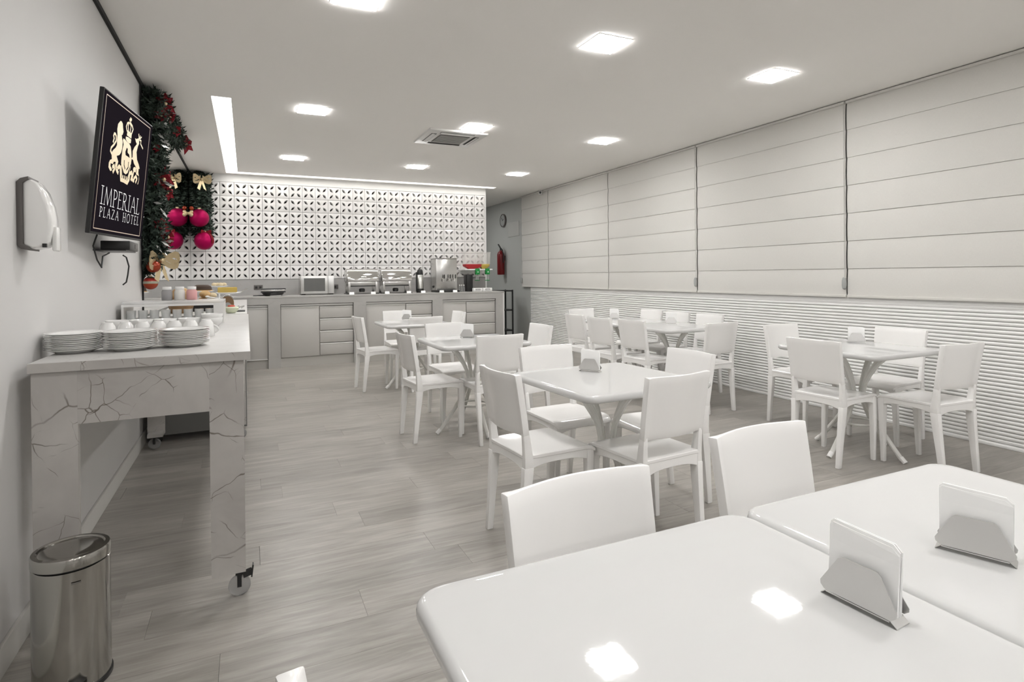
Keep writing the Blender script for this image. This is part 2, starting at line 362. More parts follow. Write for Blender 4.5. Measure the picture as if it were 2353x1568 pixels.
def brick_mesh():
    b = MB(); w, h, d = BPW - 0.004, BPH - 0.004, 0.085; N = 16
    for sx in (-1, 1):
        for sz in (-1, 1):
            q = []
            def P(u, v, y): return (sx * u * w / 2, y, sz * v * h / 2)
            # outer square loop of the quadrant (u,v in 0..1) and lens loop along the diagonal
            outer = []; per = N // 4
            for k in range(N):
                e, t = divmod(k, per); t /= per
                outer.append([(t, 0), (1, t), (1 - t, 1), (0, 1 - t)][e])
            def lens(c, L, wd):
                out = []
                for k in range(N):      # start near (0,0), go counter clockwise
                    a = 2 * PI * (k / N) - PI  # -pi at start tip
                    s_ = math.cos(a); wv = (1 - s_ * s_) * (1 if math.sin(a) > 0 else -1) * wd
                    al = s_ * L
                    out.append((c + (al - wv) * 0.7071, c + (al + wv) * 0.7071))
                return out
            L0 = lens(0.47, 0.42, 0.185); L1 = lens(0.47, 0.28, 0.100)
            rings = []
            def relief(u, v):
                e = max(u, v); return 0.0045 if e > 0.97 else (-0.0025 if e < 0.8 else 0.0)
            rings.append([P(u, v, relief(u, v)) for u, v in outer])
            rings.append([P(u, v, -0.002) for u, v in L0])
            rings.append([P(u, v, 0.018) for u, v in lens(0.47, 0.35, 0.135)])
            rings.append([P(u, v, 0.034) for u, v in L1])
            rings.append([P(u, v, d) for u, v in L1])
            b.loft(rings, caps=False)
    w2, h2 = w / 2, h / 2
    b.loft([[(-w2, .0045, -h2), (w2, .0045, -h2), (w2, .0045, h2), (-w2, .0045, h2)], [(-w2, d, -h2), (w2, d, -h2), (w2, d, h2), (-w2, d, h2)]], caps=False)
    me = b.mesh('brick', angle=50); me.materials.append(M['brick']); return me
bme = brick_mesh()
for i in range(BCOLS):
    for j in range(BROWS):
        o = link('brick', bme, wb_o); o.location = (BX0 + (i + .5) * BPW, BY, BZ0 + (j + .5) * BPH)
# far passage beyond the screen
struct(MB().box(-0.15, RW + .3, Y1, Y1 + .15, 0, RH).obj('wall_far', 'greywall', smooth=False))
struct(MB().box(-0.15, RW + .3, Y0 - .15, Y0, 0, RH).obj('wall_front', 'wall', smooth=False))
# right wall
wr = struct(MB().box(RW + .03, RW + .2, Y0, 10.19, 0, RH).obj('wall_right', 'grout', smooth=False))
struct(MB().box(RW + .02, RW + .2, 9.86, Y1, 0, RH).obj('wall_passage', 'greywall', smooth=False))
struct(MB().box(RW + .005, RW + .03, Y0, 9.86, 1.0, 1.09).obj('trim_4', 'slat', smooth=False))['label'] = 'white sill strip above the ribbed panelling'
NS = 35; pitch = 1.03 / NS
prof = [(RW + .031, 0.0), (RW + .009, 0.0015), (RW + .003, 0.007), (RW + .0, pitch * .5), (RW + .003, pitch - .007), (RW + .009, pitch - .0018), (RW + .031, pitch - .0005)]
slm = MB().prism(prof, lambda u, v, w: (u, w, v), Y0, 9.855).mesh('slat', angle=60); slm.materials.append(M['slat'])
for k in range(NS):
    o = link('slat', slm, wr); o.location = (0, 0, k * pitch)
struct(MB().box(RW - .012, RW + .01, Y0, 9.855, 0, 0.022).obj('baseboard_right', 'slat', bevel=.004))

# ------------------------------------------------------------------ ceiling lights
lx, ly = (1.318, 2.950, 4.525), (3.233, 5.60, 7.93)
def ceiling_light(x, y, label):
    t = thing('ceiling_light', label, 'light', (x, y, RH), 0, 'square recessed ceiling lights')
    s = .125
    MB().box(-s - .006, s + .006, -s - .006, s + .006, -.003, .02).obj('frame', 'ceiling', t, smooth=False)
    MB().box(-s, s, -s, s, -.0078, -.003).obj('diffuser', 'lamp', t, bevel=.002)
    return t
l0 = ceiling_light(lx[0], ly[0], 'square ceiling light cut by the top edge, nearest the left wall')
names = {(1, 0): 'largest square ceiling light fully in view, middle of the nearest row', (2, 0): 'square ceiling light in the nearest row, closest to the blinds',
         (0, 1): 'square ceiling light of the middle row, next to the glowing L-shaped slot', (1, 1): 'square ceiling light touching the air conditioner panel', (2, 1): 'square ceiling light of the middle row, closest to the blinds',
         (0, 2): 'square ceiling light of the farthest row, next to the L-shaped slot', (1, 2): 'square ceiling light of the farthest row, in the middle beyond the air conditioner', (2, 2): 'square ceiling light of the farthest row, closest to the blinds'}
for (i, j), nm in names.items(): dup(l0, (lx[i], ly[j], RH), 0, nm)
for x in lx:
    for y in (0.87, -1.5, -3.87):
        dup(l0, (x, y, RH), 0, 'unseen square ceiling light added behind the camera to light the room')  # unseen lamps added as fill for the room
for x in (2.95, 4.30): dup(l0, (x, 11.2, RH), 0, 'unseen square ceiling light added behind the block screen to light the passage')  # hidden lamps added to brighten the passage
# air conditioner cassette
ac = thing('ceiling_air_conditioner', 'white square air conditioner cassette set in the ceiling', 'air conditioner', (2.83, 6.11, RH))
a = .33
MB().box(-a, a, -a, a, -.022, .03).obj('panel', 'cabtrim', ac, bevel=.008)
MB().box(-.17, .17, -.17, .17, -.027, -.021).obj('grille', 'greyplastic', ac, smooth=False)
for k in range(9): MB().box(-.165, .165, -.155 + k * .038, -.143 + k * .038, -.031, -.026).obj('grille_bar', 'greywall', ac, smooth=False)
for rz in range(4):
    ca, sa = math.cos(rz * PI / 2), math.sin(rz * PI / 2)
    def rot(b):
        b.v = [(x * ca - y * sa, x * sa + y * ca, z) for x, y, z in b.v]; return b
    v_ = rot(MB().box(-.19, .19, -.27, -.215, -.0245, -.02)).obj('air_outlet', 'black', ac, smooth=False)
    rot(MB().obox((0, -.245, -.028), (.185, 0, 0), (0, .016, -.004), (0, 0, .002))).obj('flap', 'cabtrim', v_, smooth=False)

# ------------------------------------------------------------------ roman blinds
edges = [(9.105, 10.19, 'farthest and narrowest roman blind, in the corner beside the passage'), (7.215, 9.09, 'second roman blind from the far corner'),
         (5.345, 7.20, 'middle one of the five cream roman blinds'), (3.445, 5.33, 'second nearest cream roman blind, with a grey chain weight at each side'),
         (1.55, 3.43, 'nearest and largest cream roman blind, cut by the right edge of the photo')]
BB = 1.068; NP = 7
for bi, (ya, yb, lab) in enumerate(edges):
    t = thing('roman_blind', lab, 'blind', (RW, (ya + yb) / 2, BB), 0, 'cream roman blinds along the right wall')
    w = (yb - ya) / 2; ph = (RH - .015 - BB) / NP
    MB().box(-.035, .02, -w, w, RH - BB - .028, RH - BB - .006).obj('head_rail', 'fabric', t, bevel=.004)
    def fn(u, v):
        z = v * ph; x = -.006 - .006 * math.sin(PI * v) - .007 * (1 - v)
        return (x, -w + 2 * w * u, z), (-1, 0, 0)
    me = MB().sheet(fn, 2, 6, .004).mesh('fabric_panel', angle=60); me.materials.append(M['fabric'])
    for k in range(NP):
        o = link('fabric_panel', me, t); o.location = (0, 0, k * ph)
    MB().box(-.026, -.002, -w - .002, w + .002, -.012, .012).obj('bottom_bar', 'fabric', t, bevel=.004)
    if bi in (0, 2, 3):
        yy = {0: w - .01, 2: -w + .006, 3: -w + .006}[bi]
        ch = MB().tube([(-.03, yy, RH - BB - .02), (-.03, yy, .16)], .003, 6).obj('chain', 'patch_and_chain', t)
        MB().lathe([(.006, .06), (.016, .07), (.02, .10), (.02, .14), (.014, .165), (.005, .172)], 12, (-.032, yy, 0)).obj('chain_weight', 'clockface', ch)

# ------------------------------------------------------------------ back counter with cabinets
ct = thing('buffet_counter', 'long grey stone counter top on stone piers below the block screen', 'counter', (0.0, CY, 0))
TOP = 1.022
MB().box(0.012, 4.645, 0, BY - CY - .002, TOP - .03, TOP).obj('worktop', 'counter', ct, bevel=.003)
MB().box(0.012, 4.642, .002, .03, .905, TOP - .03).obj('apron', 'counter', ct, smooth=False)
for x0, x1 in ((0.016, 0.10), (1.012, 1.175), (2.19, 2.375), (3.41, 3.575), (4.50, 4.632)):
    MB().box(x0, x1, .002, .55, 0, .905).obj('pier', 'counter', ct, smooth=False)
MB().box(4.632, 4.650, .0, BY - CY - .006, 0, TOP).obj('end_panel', 'cabtrim', ct, smooth=False)
def cabinet(x0, x1, xd, ndr, label, low_strip=False):
    t = thing('base_cabinet', label, 'cabinet', (x0, CY + .03, 0), 0, 'grey cabinets under the stone counter')
    w = x1 - x0
    MB().box(0.004, w - .004, .03, .5, .13, .90).obj('body', 'cabinet', t, smooth=False)
    MB().box(0.0, w, .025, .06, 0, .13).obj('plinth', 'plinth', t, smooth=False)
    MB().box(0.004, w - .004, .0, .03, .872, .90).obj('top_rail', 'cabtrim', t, bevel=.003)
    dw = (xd - x0) if xd else w
    d = MB().box(.006, dw - .004, .004, .03, .142, .862).obj('door', 'cabinet', t, bevel=.003)
    MB().box(.006, dw - .004, .0, .01, .848, .864).obj('edge_pull', 'cabtrim', d, bevel=.002)
    if low_strip: MB().box(.006, dw - .004, -.006, .012, .128, .140).obj('edge_strip', 'cabtrim', d, smooth=False)  # pale strip along the door's bottom edge
    if xd:
        hh = (.862 - .142) / ndr
        for k in range(ndr):
            dr = MB().box(dw + .006, w - .006, .004, .03, .142 + k * hh + .006, .142 + (k + 1) * hh - .004).obj('drawer', 'cabinet', t, bevel=.003)
            MB().box(dw + .006, w - .006, .0, .012, .142 + (k + 1) * hh - .022, .142 + (k + 1) * hh - .006).obj('edge_pull', 'cabtrim', dr, bevel=.003)
cabinet(0.10, 1.012, None, 0, 'grey single-door cabinet half hidden behind the marble bench', True)
cabinet(1.175, 2.19, 1.705, 4, 'grey cabinet with a door and four drawers below the microwave')
cabinet(2.375, 3.41, 2.985, 4, 'grey cabinet with door and drawers behind the farthest left table')
cabinet(3.575, 4.50, 3.985, 4, 'grey cabinet with door and drawers at the white end of the counter')

# ------------------------------------------------------------------ marble bench by the left wall
def caster(x, y, parent, brake=True):
    wheel = MB().lathe([(.010, -.013), (.036, -.013), (.041, -.007), (.041, .007), (.036, .013), (.010, .013)], 28, (x, y, .0412), 'y').obj('caster', 'fog', parent)
    b = MB().box(x - .014, x + .014, y - .018, y + .018, .088, .1).box(x - .008, x + .008, y - .0185, y - .0150, .040, .09).box(x - .008, x + .008, y + .0150, y + .0185, .040, .09)
    if brake: b.obox((x + .030, y - .004, .086), (.016, 0, .004), (0, .012, 0), (-.002, 0, .010)).obox((x + .048, y - .004, .094), (.0025, 0, -.001), (0, .013, 0), (.003, 0, .024))
    b.obj('fork', 'black', wheel, smooth=False)
bz = .992
bn = thing('marble_bench', 'grey veined marble serving bench on casters against the left wall', 'bench', (0, 2.54, 0))
MB().box(.042, .755, 0, 2.62, bz - .034, bz).obj('bench_top', 'marbletop', bn, bevel=.002)
MB().box(.042, .755, -.003, 0, bz - .034, bz - .001).obj('top_edge', 'marble', bn, smooth=False)
MB().box(.048, .182, .012, .042, .10, bz - .034).obj('end_leg', 'marble', bn, smooth=False)
MB().box(.182, .606, .0125, .042, .762, bz - .034).obj('end_apron', 'marble', bn, smooth=False)
MB().box(.606, .729, .012, .042, .10, bz - .034).obj('end_leg', 'marble', bn, smooth=False)
MB().box(.705, .729, .042, 2.6, .762, bz - .034).obj('side_apron', 'marble', bn, smooth=False)
MB().box(.048, .162, 2.57, 2.6, .10, bz - .034).obj('end_leg', 'marble', bn, smooth=False)
MB().box(.606, .729, 2.57, 2.6, .10, bz - .034).obj('end_leg', 'marble', bn, smooth=False)
MB().box(.06, .16, 2.46, 2.57, .10, .125).obj('foot_block', 'marble', bn, smooth=False)
for x, y in ((.705, .035), (.09, .09), (.10, 2.52), (.69, 2.54)): caster(x, y, bn, y < 1)
b2 = thing('buffet_table', 'second stone serving bench carrying the breads and cakes before the mirror', 'bench', (0, 5.21, 0))
MB().box(.03, .745, 0, 3.45, bz - .034, bz).obj('bench_top', 'marbletop', b2, bevel=.002)
MB().box(.04, .735, .012, .04, .06, bz - .034).obj('end_panel', 'darkpanel', b2, smooth=False)
MB().box(.71, .735, .04, 3.44, .06, bz - .034).obj('side_panel', 'marble', b2, smooth=False)
for x, y in ((.09, .08), (.68, .08), (.09, 3.38), (.68, 3.38)): MB().box(x - .03, x + .03, y - .03, y + .03, 0, .06).obj('foot', 'black', b2, smooth=False)

# ------------------------------------------------------------------ tables
def make_table(label, loc):
    t = thing('square_table', label, 'table', loc, 0, 'white square pedestal tables')
    h = .379; R = .05; n = 6; ol = []
    for cx, cy, a0 in ((1, 1, 0), (-1, 1, 90), (-1, -1, 180), (1, -1, 270)):
        for k in range(n + 1):
            a = math.radians(a0 + 90 * k / n); ol.append((cx * (h - R) + R * math.cos(a), cy * (h - R) + R * math.sin(a)))
    def ring(s, z): return [(x * s, y * s, z) for x, y in ol]
    rs = [ring(1 - .022 / h, .714), ring(1 - .006 / h, .718), ring(1, .727), ring(1, .737)]
    for k in range(1, 5):
        a = PI / 2 * k / 4; rs.append(ring(1 - .014 * (1 - math.cos(a)) / h, .737 + .015 * math.sin(a)))
    rs.append(ring(1 - .03 / h, .752))
    MB().loft(rs).obj('tabletop', 'table', t, angle=50)
    MB().lathe([(.16, .700), (.19, .706), (.19, .713)], 24).obj('mounting_plate', 'tube', t)
    # r, z profile of the bowed tubes
    pr = [(.325, 0.0), (.30, .02), (.24, .095), (.17, .185), (.115, .265), (.07, .335), (.045, .40), (.042, .44), (.055, .50), (.085, .565), (.13, .635), (.175, .685), (.20, .705)]
    for k in range(4):
        a = k * PI / 2 + .03
        lg = MB().tube([(r * math.cos(a), r * math.sin(a), z) for r, z in pr[1:]], [.0155] * 8 + [.019, .022, .024, .025], 10).obj('leg', 'tube', t)
        MB().tube([(.322 * math.cos(a), .322 * math.sin(a), .006), (.292 * math.cos(a), .292 * math.sin(a), .036)], .0165, 10).obj('foot_cap', 'white', lg)
    MB().tube([(.115 * math.cos(2 * PI * k / 24), .115 * math.sin(2 * PI * k / 24), .215) for k in range(25)], .008, 8, caps=False).obj('ring', 'tube', t)
    return t
tabs = [('white table at the front left, its glossy top showing two lamp reflections', (1.370, .583)), ('white table at the front right, pushed edge to edge against the front left table', (2.132, .588)),
        ('white table in the middle of the room, four chairs tucked in', (2.448, 2.512)), ('white table behind the middle one, second in the left row', (2.455, 4.49)),
        ('farthest white table of the left row, in front of the cabinets', (2.50, 6.56)), ('white table at the right near the ribbed wall, second from the camera', (4.71, 2.685)),
        ('nearer of the two joined white tables beside the blinds', (4.715, 4.66)), ('farther of the two joined white tables beside the blinds', (4.72, 5.445))]
t0 = make_table(tabs[0][0], (*tabs[0][1], 0))
for nm, p in tabs[1:]: dup(t0, (*p, 0), math.radians(3.2) if p[0] == 2.448 else 0, nm)

# ------------------------------------------------------------------ chairs
def make_chair(label):
    t = thing('plastic_chair', label, 'chair', (0, 0, 0), 0, 'white plastic chairs')
    def yb(z): # rear line of the back
        k = (z - .42) / .415; return -.166 - .060 * k ** 1.2 if k > 0 else -.166
    # seat: dished top plus apron with arched lower edge
    def fn(u, v):
        x = -1 + 2 * u; yy = -.19 + .405 * v; hw = .184 + .008 * v - (.012 * max(0, v - .93) / .07)
        roll = max(0, v - .86) / .14
        z = .457 - .010 * (1 - x * x) * math.sin(PI * min(1, v * 1.05)) - .022 * roll * roll
        return (x * hw, yy, z), (0, 0, 1)
    s = MB().sheet(fn, 10, 12, .018)
    def arch(y, lo, hi): k = abs(y) ; return lo + (hi - lo) * max(0, 1 - k ** 3)
    ks = [-1 + i / 6 for i in range(13)]
    for sx in (-1, 1):
        poly = [(.19, .446), (-.185, .446)] + [(k * .188, arch(k, .378, .408)) for k in ks]
        s.prism(poly, lambda u, v, w: (w, u, v), sx * .182, sx * .166)
    pf = [(.18, .440), (-.18, .440)] + [(k * .18, arch(k, .382, .410)) for k in ks]
    s.prism(pf, lambda u, v, w: (u, w, v), .186, .201)
    pb = [(.176, .446), (-.176, .446)] + [(k * .176, arch(k, .372, .402)) for k in ks]
    s.prism(pb, lambda u, v, w: (u, w, v), -.188, -.172)
    s.obj('seat', 'white', t, bevel=.003, seg=1)
    # back: curved panel between two stiles
    def bf(u, v):
        x = -1 + 2 * u; z = .548 + .287 * v; y = yb(z) + .018 - .040 * (1 - x * x); hw = .184 + .007 * v
        return (x * hw, y, z), (0, 1, .1), .012 + .022 * abs(x) ** 7
    b = MB().sheet(bf, 16, 8, .013)
    for sx in (-1, 1):
        secs = []
        for k in range(5):
            z = .395 + .165 * k / 4; f = k / 4
            secs.append((sx * (.170 + .002 * f), yb(z) + .002 * f, z, .016 - .004 * f, .025 - .009 * f))
        b.rectloft(secs)
    b.obj('backrest', 'white', t, bevel=.004, seg=2)
    for sx in (-1, 1):
        MB().rectloft([(sx * .160, -.205, 0, .0135, .0165), (sx * .163, -.19, .16, .0150, .019), (sx * .168, -.172, .34, .017, .024), (sx * .170, -.168, .40, .017, .026)]).obj('leg', 'white', t, bevel=.004, seg=2)
        MB().rectloft([(sx * .176, .168, 0, .013, .013), (sx * .172, .175, .25, .017, .017), (sx * .166, .180, .40, .019, .021), (sx * .165, .181, .436, .018, .020)]).obj('leg', 'white', t, bevel=.004, seg=2)
    return t
CH = [ # x, y, facing (deg clockwise from +Y), label
 (1.428, .872, 176.4, 'large white chair in the foreground, tucked behind the front left table'),
 (2.111, .990, 176.6, 'white chair tucked behind the front right table, upper back showing'),
 (1.01, .52, 90, 'white chair showing only a back corner at the bottom edge of the photo'),
 (2.067, 2.547, 86, 'white chair at the middle table, on the aisle side, back to the marble bench'),
 (2.487, 3.013, 177.2, 'white chair at the middle table, on the far side facing the camera'),
 (2.884, 2.618, 271.1, 'white chair at the middle table, on the blinds side facing the aisle'),
 (2.492, 2.256, -5, 'white chair at the middle table, on the near side with its back to the camera'),
 (2.097, 4.486, 85.5, 'white chair at the second left-row table, on the aisle side'),
 (2.497, 4.226, 0, 'white chair at the second left-row table, near side, back to the camera'),
 (2.472, 5.053, 177.4, 'white chair at the second left-row table, far side, two glints on its back'),
 (2.98, 4.671, 267.8, 'white chair at the second left-row table, on the blinds side'),
 (2.103, 6.665, 83.4, 'white chair at the farthest left table, on the aisle side'),
 (2.553, 6.433, -2, 'white chair at the farthest left table, near side, back to the camera'),
 (2.541, 7.279, 180, 'white chair at the farthest left table, nearest the cabinets'),
 (2.984, 6.924, 267.5, 'white chair at the farthest left table, on the blinds side'),
 (4.44, 2.679, 85.8, 'white chair at the right table, seen from behind on the aisle side'),
 (4.998, 3.361, 182, 'white chair at the right table, far side, sideways beside the ribbed wall'),
 (5.217, 2.810, 266.8, 'white chair at the right table, against the ribbed wall facing the aisle'),
 (4.822, 2.290, 4, 'white chair at the right table, near side, turned slightly from the camera'),
 (4.365, 5.654, 88.3, 'farthest of the three white chairs on the aisle side of the joined tables'),
 (4.338, 5.128, 84.1, 'middle one of the three white chairs on the aisle side of the joined tables'),
 (4.416, 4.667, 84.9, 'nearest of the three white chairs on the aisle side of the joined tables'),
 (4.70, 4.19, -2, 'white chair at the near end of the joined tables, back to the camera'),
 (4.767, 6.289, 179.4, 'white chair at the far end of the joined tables'),
 (5.159, 5.806, 266.7, 'farthest of the three white chairs between the joined tables and the ribbed wall'),
 (5.138, 5.307, 268.7, 'middle one of the three white chairs between the joined tables and the ribbed wall'),
 (5.154, 4.809, 268.4, 'nearest of the three white chairs between the joined tables and the ribbed wall')]
c0 = make_chair(CH[0][3]); c0.location = (CH[0][0], CH[0][1], 0); c0.rotation_euler = (0, 0, -math.radians(CH[0][2]))
for x, y, a, nm in CH[1:]: dup(c0, (x, y, 0), -math.radians(a), nm)

# ------------------------------------------------------------------ napkin holders
def make_holder(label):
    t = thing('napkin_holder', label, 'napkin holder', (0, 0, 0), 0, 'steel napkin holders')
    # plate lies along local x, faces local -y
    tr = [(-.052, .010), (-.059, .016), (-.060, .022), (-.034, .066), (-.028, .070), (.028, .070), (.034, .066), (.060, .022), (.059, .016), (.052, .010)]
    for sy in (-1, 1):
        MB().prism(tr, lambda u, v, w: (u, sy * (.019 - (v - .010) * .16) + w, v), -.0006, .0006).obj('plate', 'holder', t, smooth=False)
    b = MB().box(-.050, .050, -.019, .019, .0065, .0085)
    for sx in (-1, 1): b.obox((sx * .055, 0, .0045), (.005, 0, -.004 * sx), (0, .017, 0), (0, 0, .0008))
    b.obj('base_tray', 'holder', t, smooth=False)
    nk = [(-.054, .011), (.054, .011), (.055, .104), (.044, .113), (-.050, .118), (-.055, .113)]
    npk = MB()
    for k in range(6):
        y0 = -.0060 + k * .0021; dz = .004 * math.sin(k * 1.7)
        npk.prism([(u, v + (dz if v > .05 else 0)) for u, v in nk], lambda u, v, w: (u + .001 * math.sin(k * 3), w + (v - .01) * .03 * math.sin(k * 2.1 + 1) + .8 * max(0, v - .07) ** 1.5, v), y0, y0 + .0018)
    npk.obj('napkin_stack', 'paper', t, smooth=False)
    return t
HD = [((1.632, .594), (.007, -.110), 'steel napkin holder on the front left table, seen close up'), ((1.985, .612), (.040, -.102), 'steel napkin holder on the front right table near the right edge'),
      ((2.462, 2.69), (.066, -.095), 'steel napkin holder with tall white napkins on the middle table'), ((2.475, 4.67), (.09, -.055), 'small steel napkin holder on the second left-row table'),
      ((2.53, 6.95), (.095, -.055), 'distant steel napkin holder on the farthest left table'), ((4.93, 2.84), (.075, -.085), 'napkin holder with ruffled napkins on the table near the ribbed wall'),
      ((4.84, 4.82), (.085, -.065), 'napkin holder on the nearer of the joined tables'), ((4.75, 5.73), (.085, -.065), 'napkin holder with a crooked napkin on the farther joined table')]
h0 = None
for (x, y), (dx, dy), nm in HD:
    rz = math.atan2(dy, dx)
    if h0 is None: h0 = make_holder(nm); h0.location = (x, y, .7525); h0.rotation_euler = (0, 0, rz)
    else: dup(h0, (x, y, .7525), rz, nm)

# ------------------------------------------------------------------ tableware on the marble bench
def plate_mesh():
    p = [(.001, .003), (.052, .003), (.056, .0), (.060, .0), (.064, .004), (.083, .011), (.097, .0155), (.0985, .0175), (.097, .0185), (.083, .0145), (.062, .007), (.05, .006), (.001, .006)]
    me = MB().lathe(p, 40).mesh('plate', angle=60); me.materials.append(M['ceramic']); return me
pmsh = plate_mesh()
for sx, sy, nn, lab in ((.108, 2.86, 10, 'left'), (.300, 2.85, 10, 'middle'), (.496, 2.88, 10, 'right')):
    z = bz
    for k in range(nn):
        o = link('dinner_plate', pmsh); o.location = (sx + random.uniform(-.003, .003), sy + random.uniform(-.003, .003), z); z += .0068 + random.uniform(-.0005, .0007)
        o.rotation_euler = (random.uniform(-.008, .008), random.uniform(-.008, .008), 0)
        if k == nn - 1: tag(o, 'topmost white plate of the %s stack on the marble bench' % lab, 'plate', 'stacked white dinner plates')
        elif k == 0: tag(o, 'lowest white plate of the %s stack on the marble bench' % lab, 'plate', 'stacked white dinner plates')
        else: tag(o, '%s white plate from the top of the %s stack on the marble bench' % (['second', 'third', 'fourth', 'fifth', 'sixth', 'seventh', 'eighth', 'ninth'][nn - 2 - k], lab), 'plate', 'stacked white dinner plates')
def make_cup(label):
    t = thing('coffee_cup', label, 'cup', (0, 0, 0), 0, 'upturned white cups behind the plates')
    p = [(.001, .070), (.020, .070), (.0205, .074), (.022, .074), (.0235, .069), (.032, .058), (.037, .035), (.039, .002), (.0375, .0), (.036, .003), (.034, .035), (.029, .056), (.020, .066), (.001, .066)]
    p = [(r_, z_ * 1.16) for r_, z_ in p]
    MB().lathe(p, 28).obj('bowl', 'ceramic', t, angle=60)
    MB().tube([(.034 + .024 * math.sin(PI * k / 10), 0, .014 + .042 * k / 10) for k in range(11)], .0042, 8).obj('handle', 'ceramic', t)
    return t
k0 = None
for k in range(7):
    x = .135 + .070 * k; lab = ['upturned white cup next to the left wall', 'second upturned white cup from the left wall', 'third upturned white cup from the left wall', 'upturned white cup in the middle of the cup row', 'third upturned white cup from the open bench side', 'second upturned white cup from the open bench side', 'upturned white cup whose handle pokes out at the open bench side'][k]
    rz = -.15 if k == 6 else 1.9
    if k0 is None: k0 = make_cup(lab); k0.location = (x, 3.32, bz); k0.rotation_euler = (0, 0, rz)
    else: dup(k0, (x, 3.32 + .02 * math.sin(k), bz), rz, lab)
bp = [(.001, .004), (.028, .004), (.030, .0), (.033, .0), (.036, .006), (.054, .026), (.0615, .056), (.0605, .0575), (.058, .055), (.050, .028), (.032, .010), (.001, .008)]
bmh = MB().lathe(bp, 32).mesh('bowl', angle=60); bmh.materials.append(M['ceramic'])
for k in range(6):
    x = (.075, .190, .31, .43, .552, .552)[k]
    o = link('soup_bowl', bmh); o.location = (x, 3.92, bz + (.018 if k < 5 else 0))
    if k < 4: o.location.z = bz + .002
    if k == 4: o.location.z = bz + .0235
    tag(o, ['white bowl nearest the left wall, in front of the glasses', 'second white bowl from the left wall, in front of the glasses', 'middle white bowl of the bowl row', 'white bowl next to the stacked pair of bowls', 'upper bowl of the stacked pair at the open bench side', 'lower bowl of the stacked pair at the open bench side'][k], 'bowl', 'row of white bowls')
# white rack with drinking glasses
rk = thing('glass_rack', 'low white rack sheltering a row of drinking glasses', 'rack', (0.03, 4.28, bz))
MB().box(.0, .575, 0.02, .36, .132, .148).obj('top_panel', 'frost', rk, bevel=.002)
MB().box(.513, .575, .0, .012, 0, .132).box(.563, .575, .012, .36, 0, .132).obj('side_panel', 'cabtrim', rk, smooth=False)
MB().box(.0, .012, .0, .36, 0, .132).obj('side_panel', 'cabtrim', rk, smooth=False)
MB().box(.012, .563, .348, .36, 0, .03).obj('back_rail', 'cabtrim', rk, smooth=False)
MB().box(.0, .513, -.001, .006, .118, .132).obj('front_lip', 'ceramic', rk, smooth=False)
gp = [(.001, .094), (.0265, .094), (.0275, .092), (.0255, .06), (.0262, .015), (.0295, .003), (.0290, .0), (.0275, .001), (.0245, .015), (.0238, .06), (.0245, .082), (.001, .084)]
gm = MB().lathe(gp, 24).mesh('glass', angle=60); gm.materials.append(M['glass'])
for k in range(8):
    o = link('drinking_glass', gm); o.location = (.075 + .0635 * k, 4.33, bz); tag(o, ['clear glass in the white rack nearest the left wall', 'second clear glass from the left wall in the white rack', 'third clear glass from the left wall in the white rack', 'fourth clear glass from the left wall in the white rack', 'fourth clear glass from the open side of the white rack', 'third clear glass from the open side of the white rack', 'second clear glass from the open side of the white rack', 'clear glass at the open side of the white rack'][k], 'glass', 'glasses in the white rack')
# jars on the rack
def jar(x, y, m, lab):
    t = thing('yoghurt_jar', lab, 'jar', (x, y, bz + .148), 0, 'small glass jars on the white rack')
    MB().lathe([(.001, 0), (.030, 0), (.033, .004), (.033, .058), (.025, .073), (.025, .084)], 24).obj('contents', m, t, angle=60)
    MB().lathe([(.027, .072), (.028, .074), (.028, .090), (.026, .092), (.001, .092)], 24).obj('lid', 'ceramic', t, angle=50)
jar(.252, 4.52, 'greyjar', 'grey-filled jar with a white lid on the glass rack'); jar(.327, 4.52, 'milk', 'milk-white jar between the grey and the pink jar'); jar(.400, 4.52, 'pink', 'pink yoghurt jar on the glass rack')
# ------------------------------------------------------------------ food on the second bench
def cake_stand(x, y, h, r, lab):
    t = thing('cake_stand', lab, 'cake stand', (x, y, bz))
    MB().lathe([(.001, 0), (.05, 0), (.045, .008), (.012, .02), (.010, h - .03), (.02, h - .015)], 20).obj('foot', 'ceramic', t, angle=50)
    MB().lathe([(.001, h - .014), (.03, h - .014), (r - .01, h - .004), (r, h + .004), (r - .003, h + .006), (r - .02, h), (.001, h)], 32).obj('dish', 'ceramic', t, angle=50)
cake_stand(.575, 6.5, .145, .125, 'white cake stand under the golden loaf cake')
tag(MB().box(.478, .655, 6.46, 6.54, bz + .1465, bz + .202).obj('loaf_cake', 'sponge', bevel=.008), 'golden rectangular loaf cake on a white stand', 'cake')
t = thing('serving_spatula', 'steel spatula lying beside the golden loaf cake', 'spatula', (.70, 6.5, bz + .153)); MB().obox((-.03, -.03, .003), (.03, .02, .004), (-.008, .012, 0), (0, 0, .001)).obj('blade', 'chrome', t, smooth=False); MB().tube([(0, 0, .005), (.05, .035, .03)], .004, 8).obj('handle', 'chrome', t)
cake_stand(.31, 7.0, .155, .12, 'white stand under the dark chocolate cake')
ck = thing('chocolate_cake', 'dark chocolate bundt cake on the far cake stand', 'cake', (.31, 7.0, bz + .156))
MB().lathe([(.02, 0), (.085, 0), (.095, .02), (.085, .052), (.055, .068), (.03, .055), (.02, .03)], 20, caps=False).obj('crumb', 'choc', ck); MB().lathe([(.02, .001), (.098, .001), (.099, .014), (.02, .014)], 20).obj('base_layer', 'bread', ck)
cake_stand(.45, 7.55, .20, .10, 'tall stand holding cream pastries at the back')
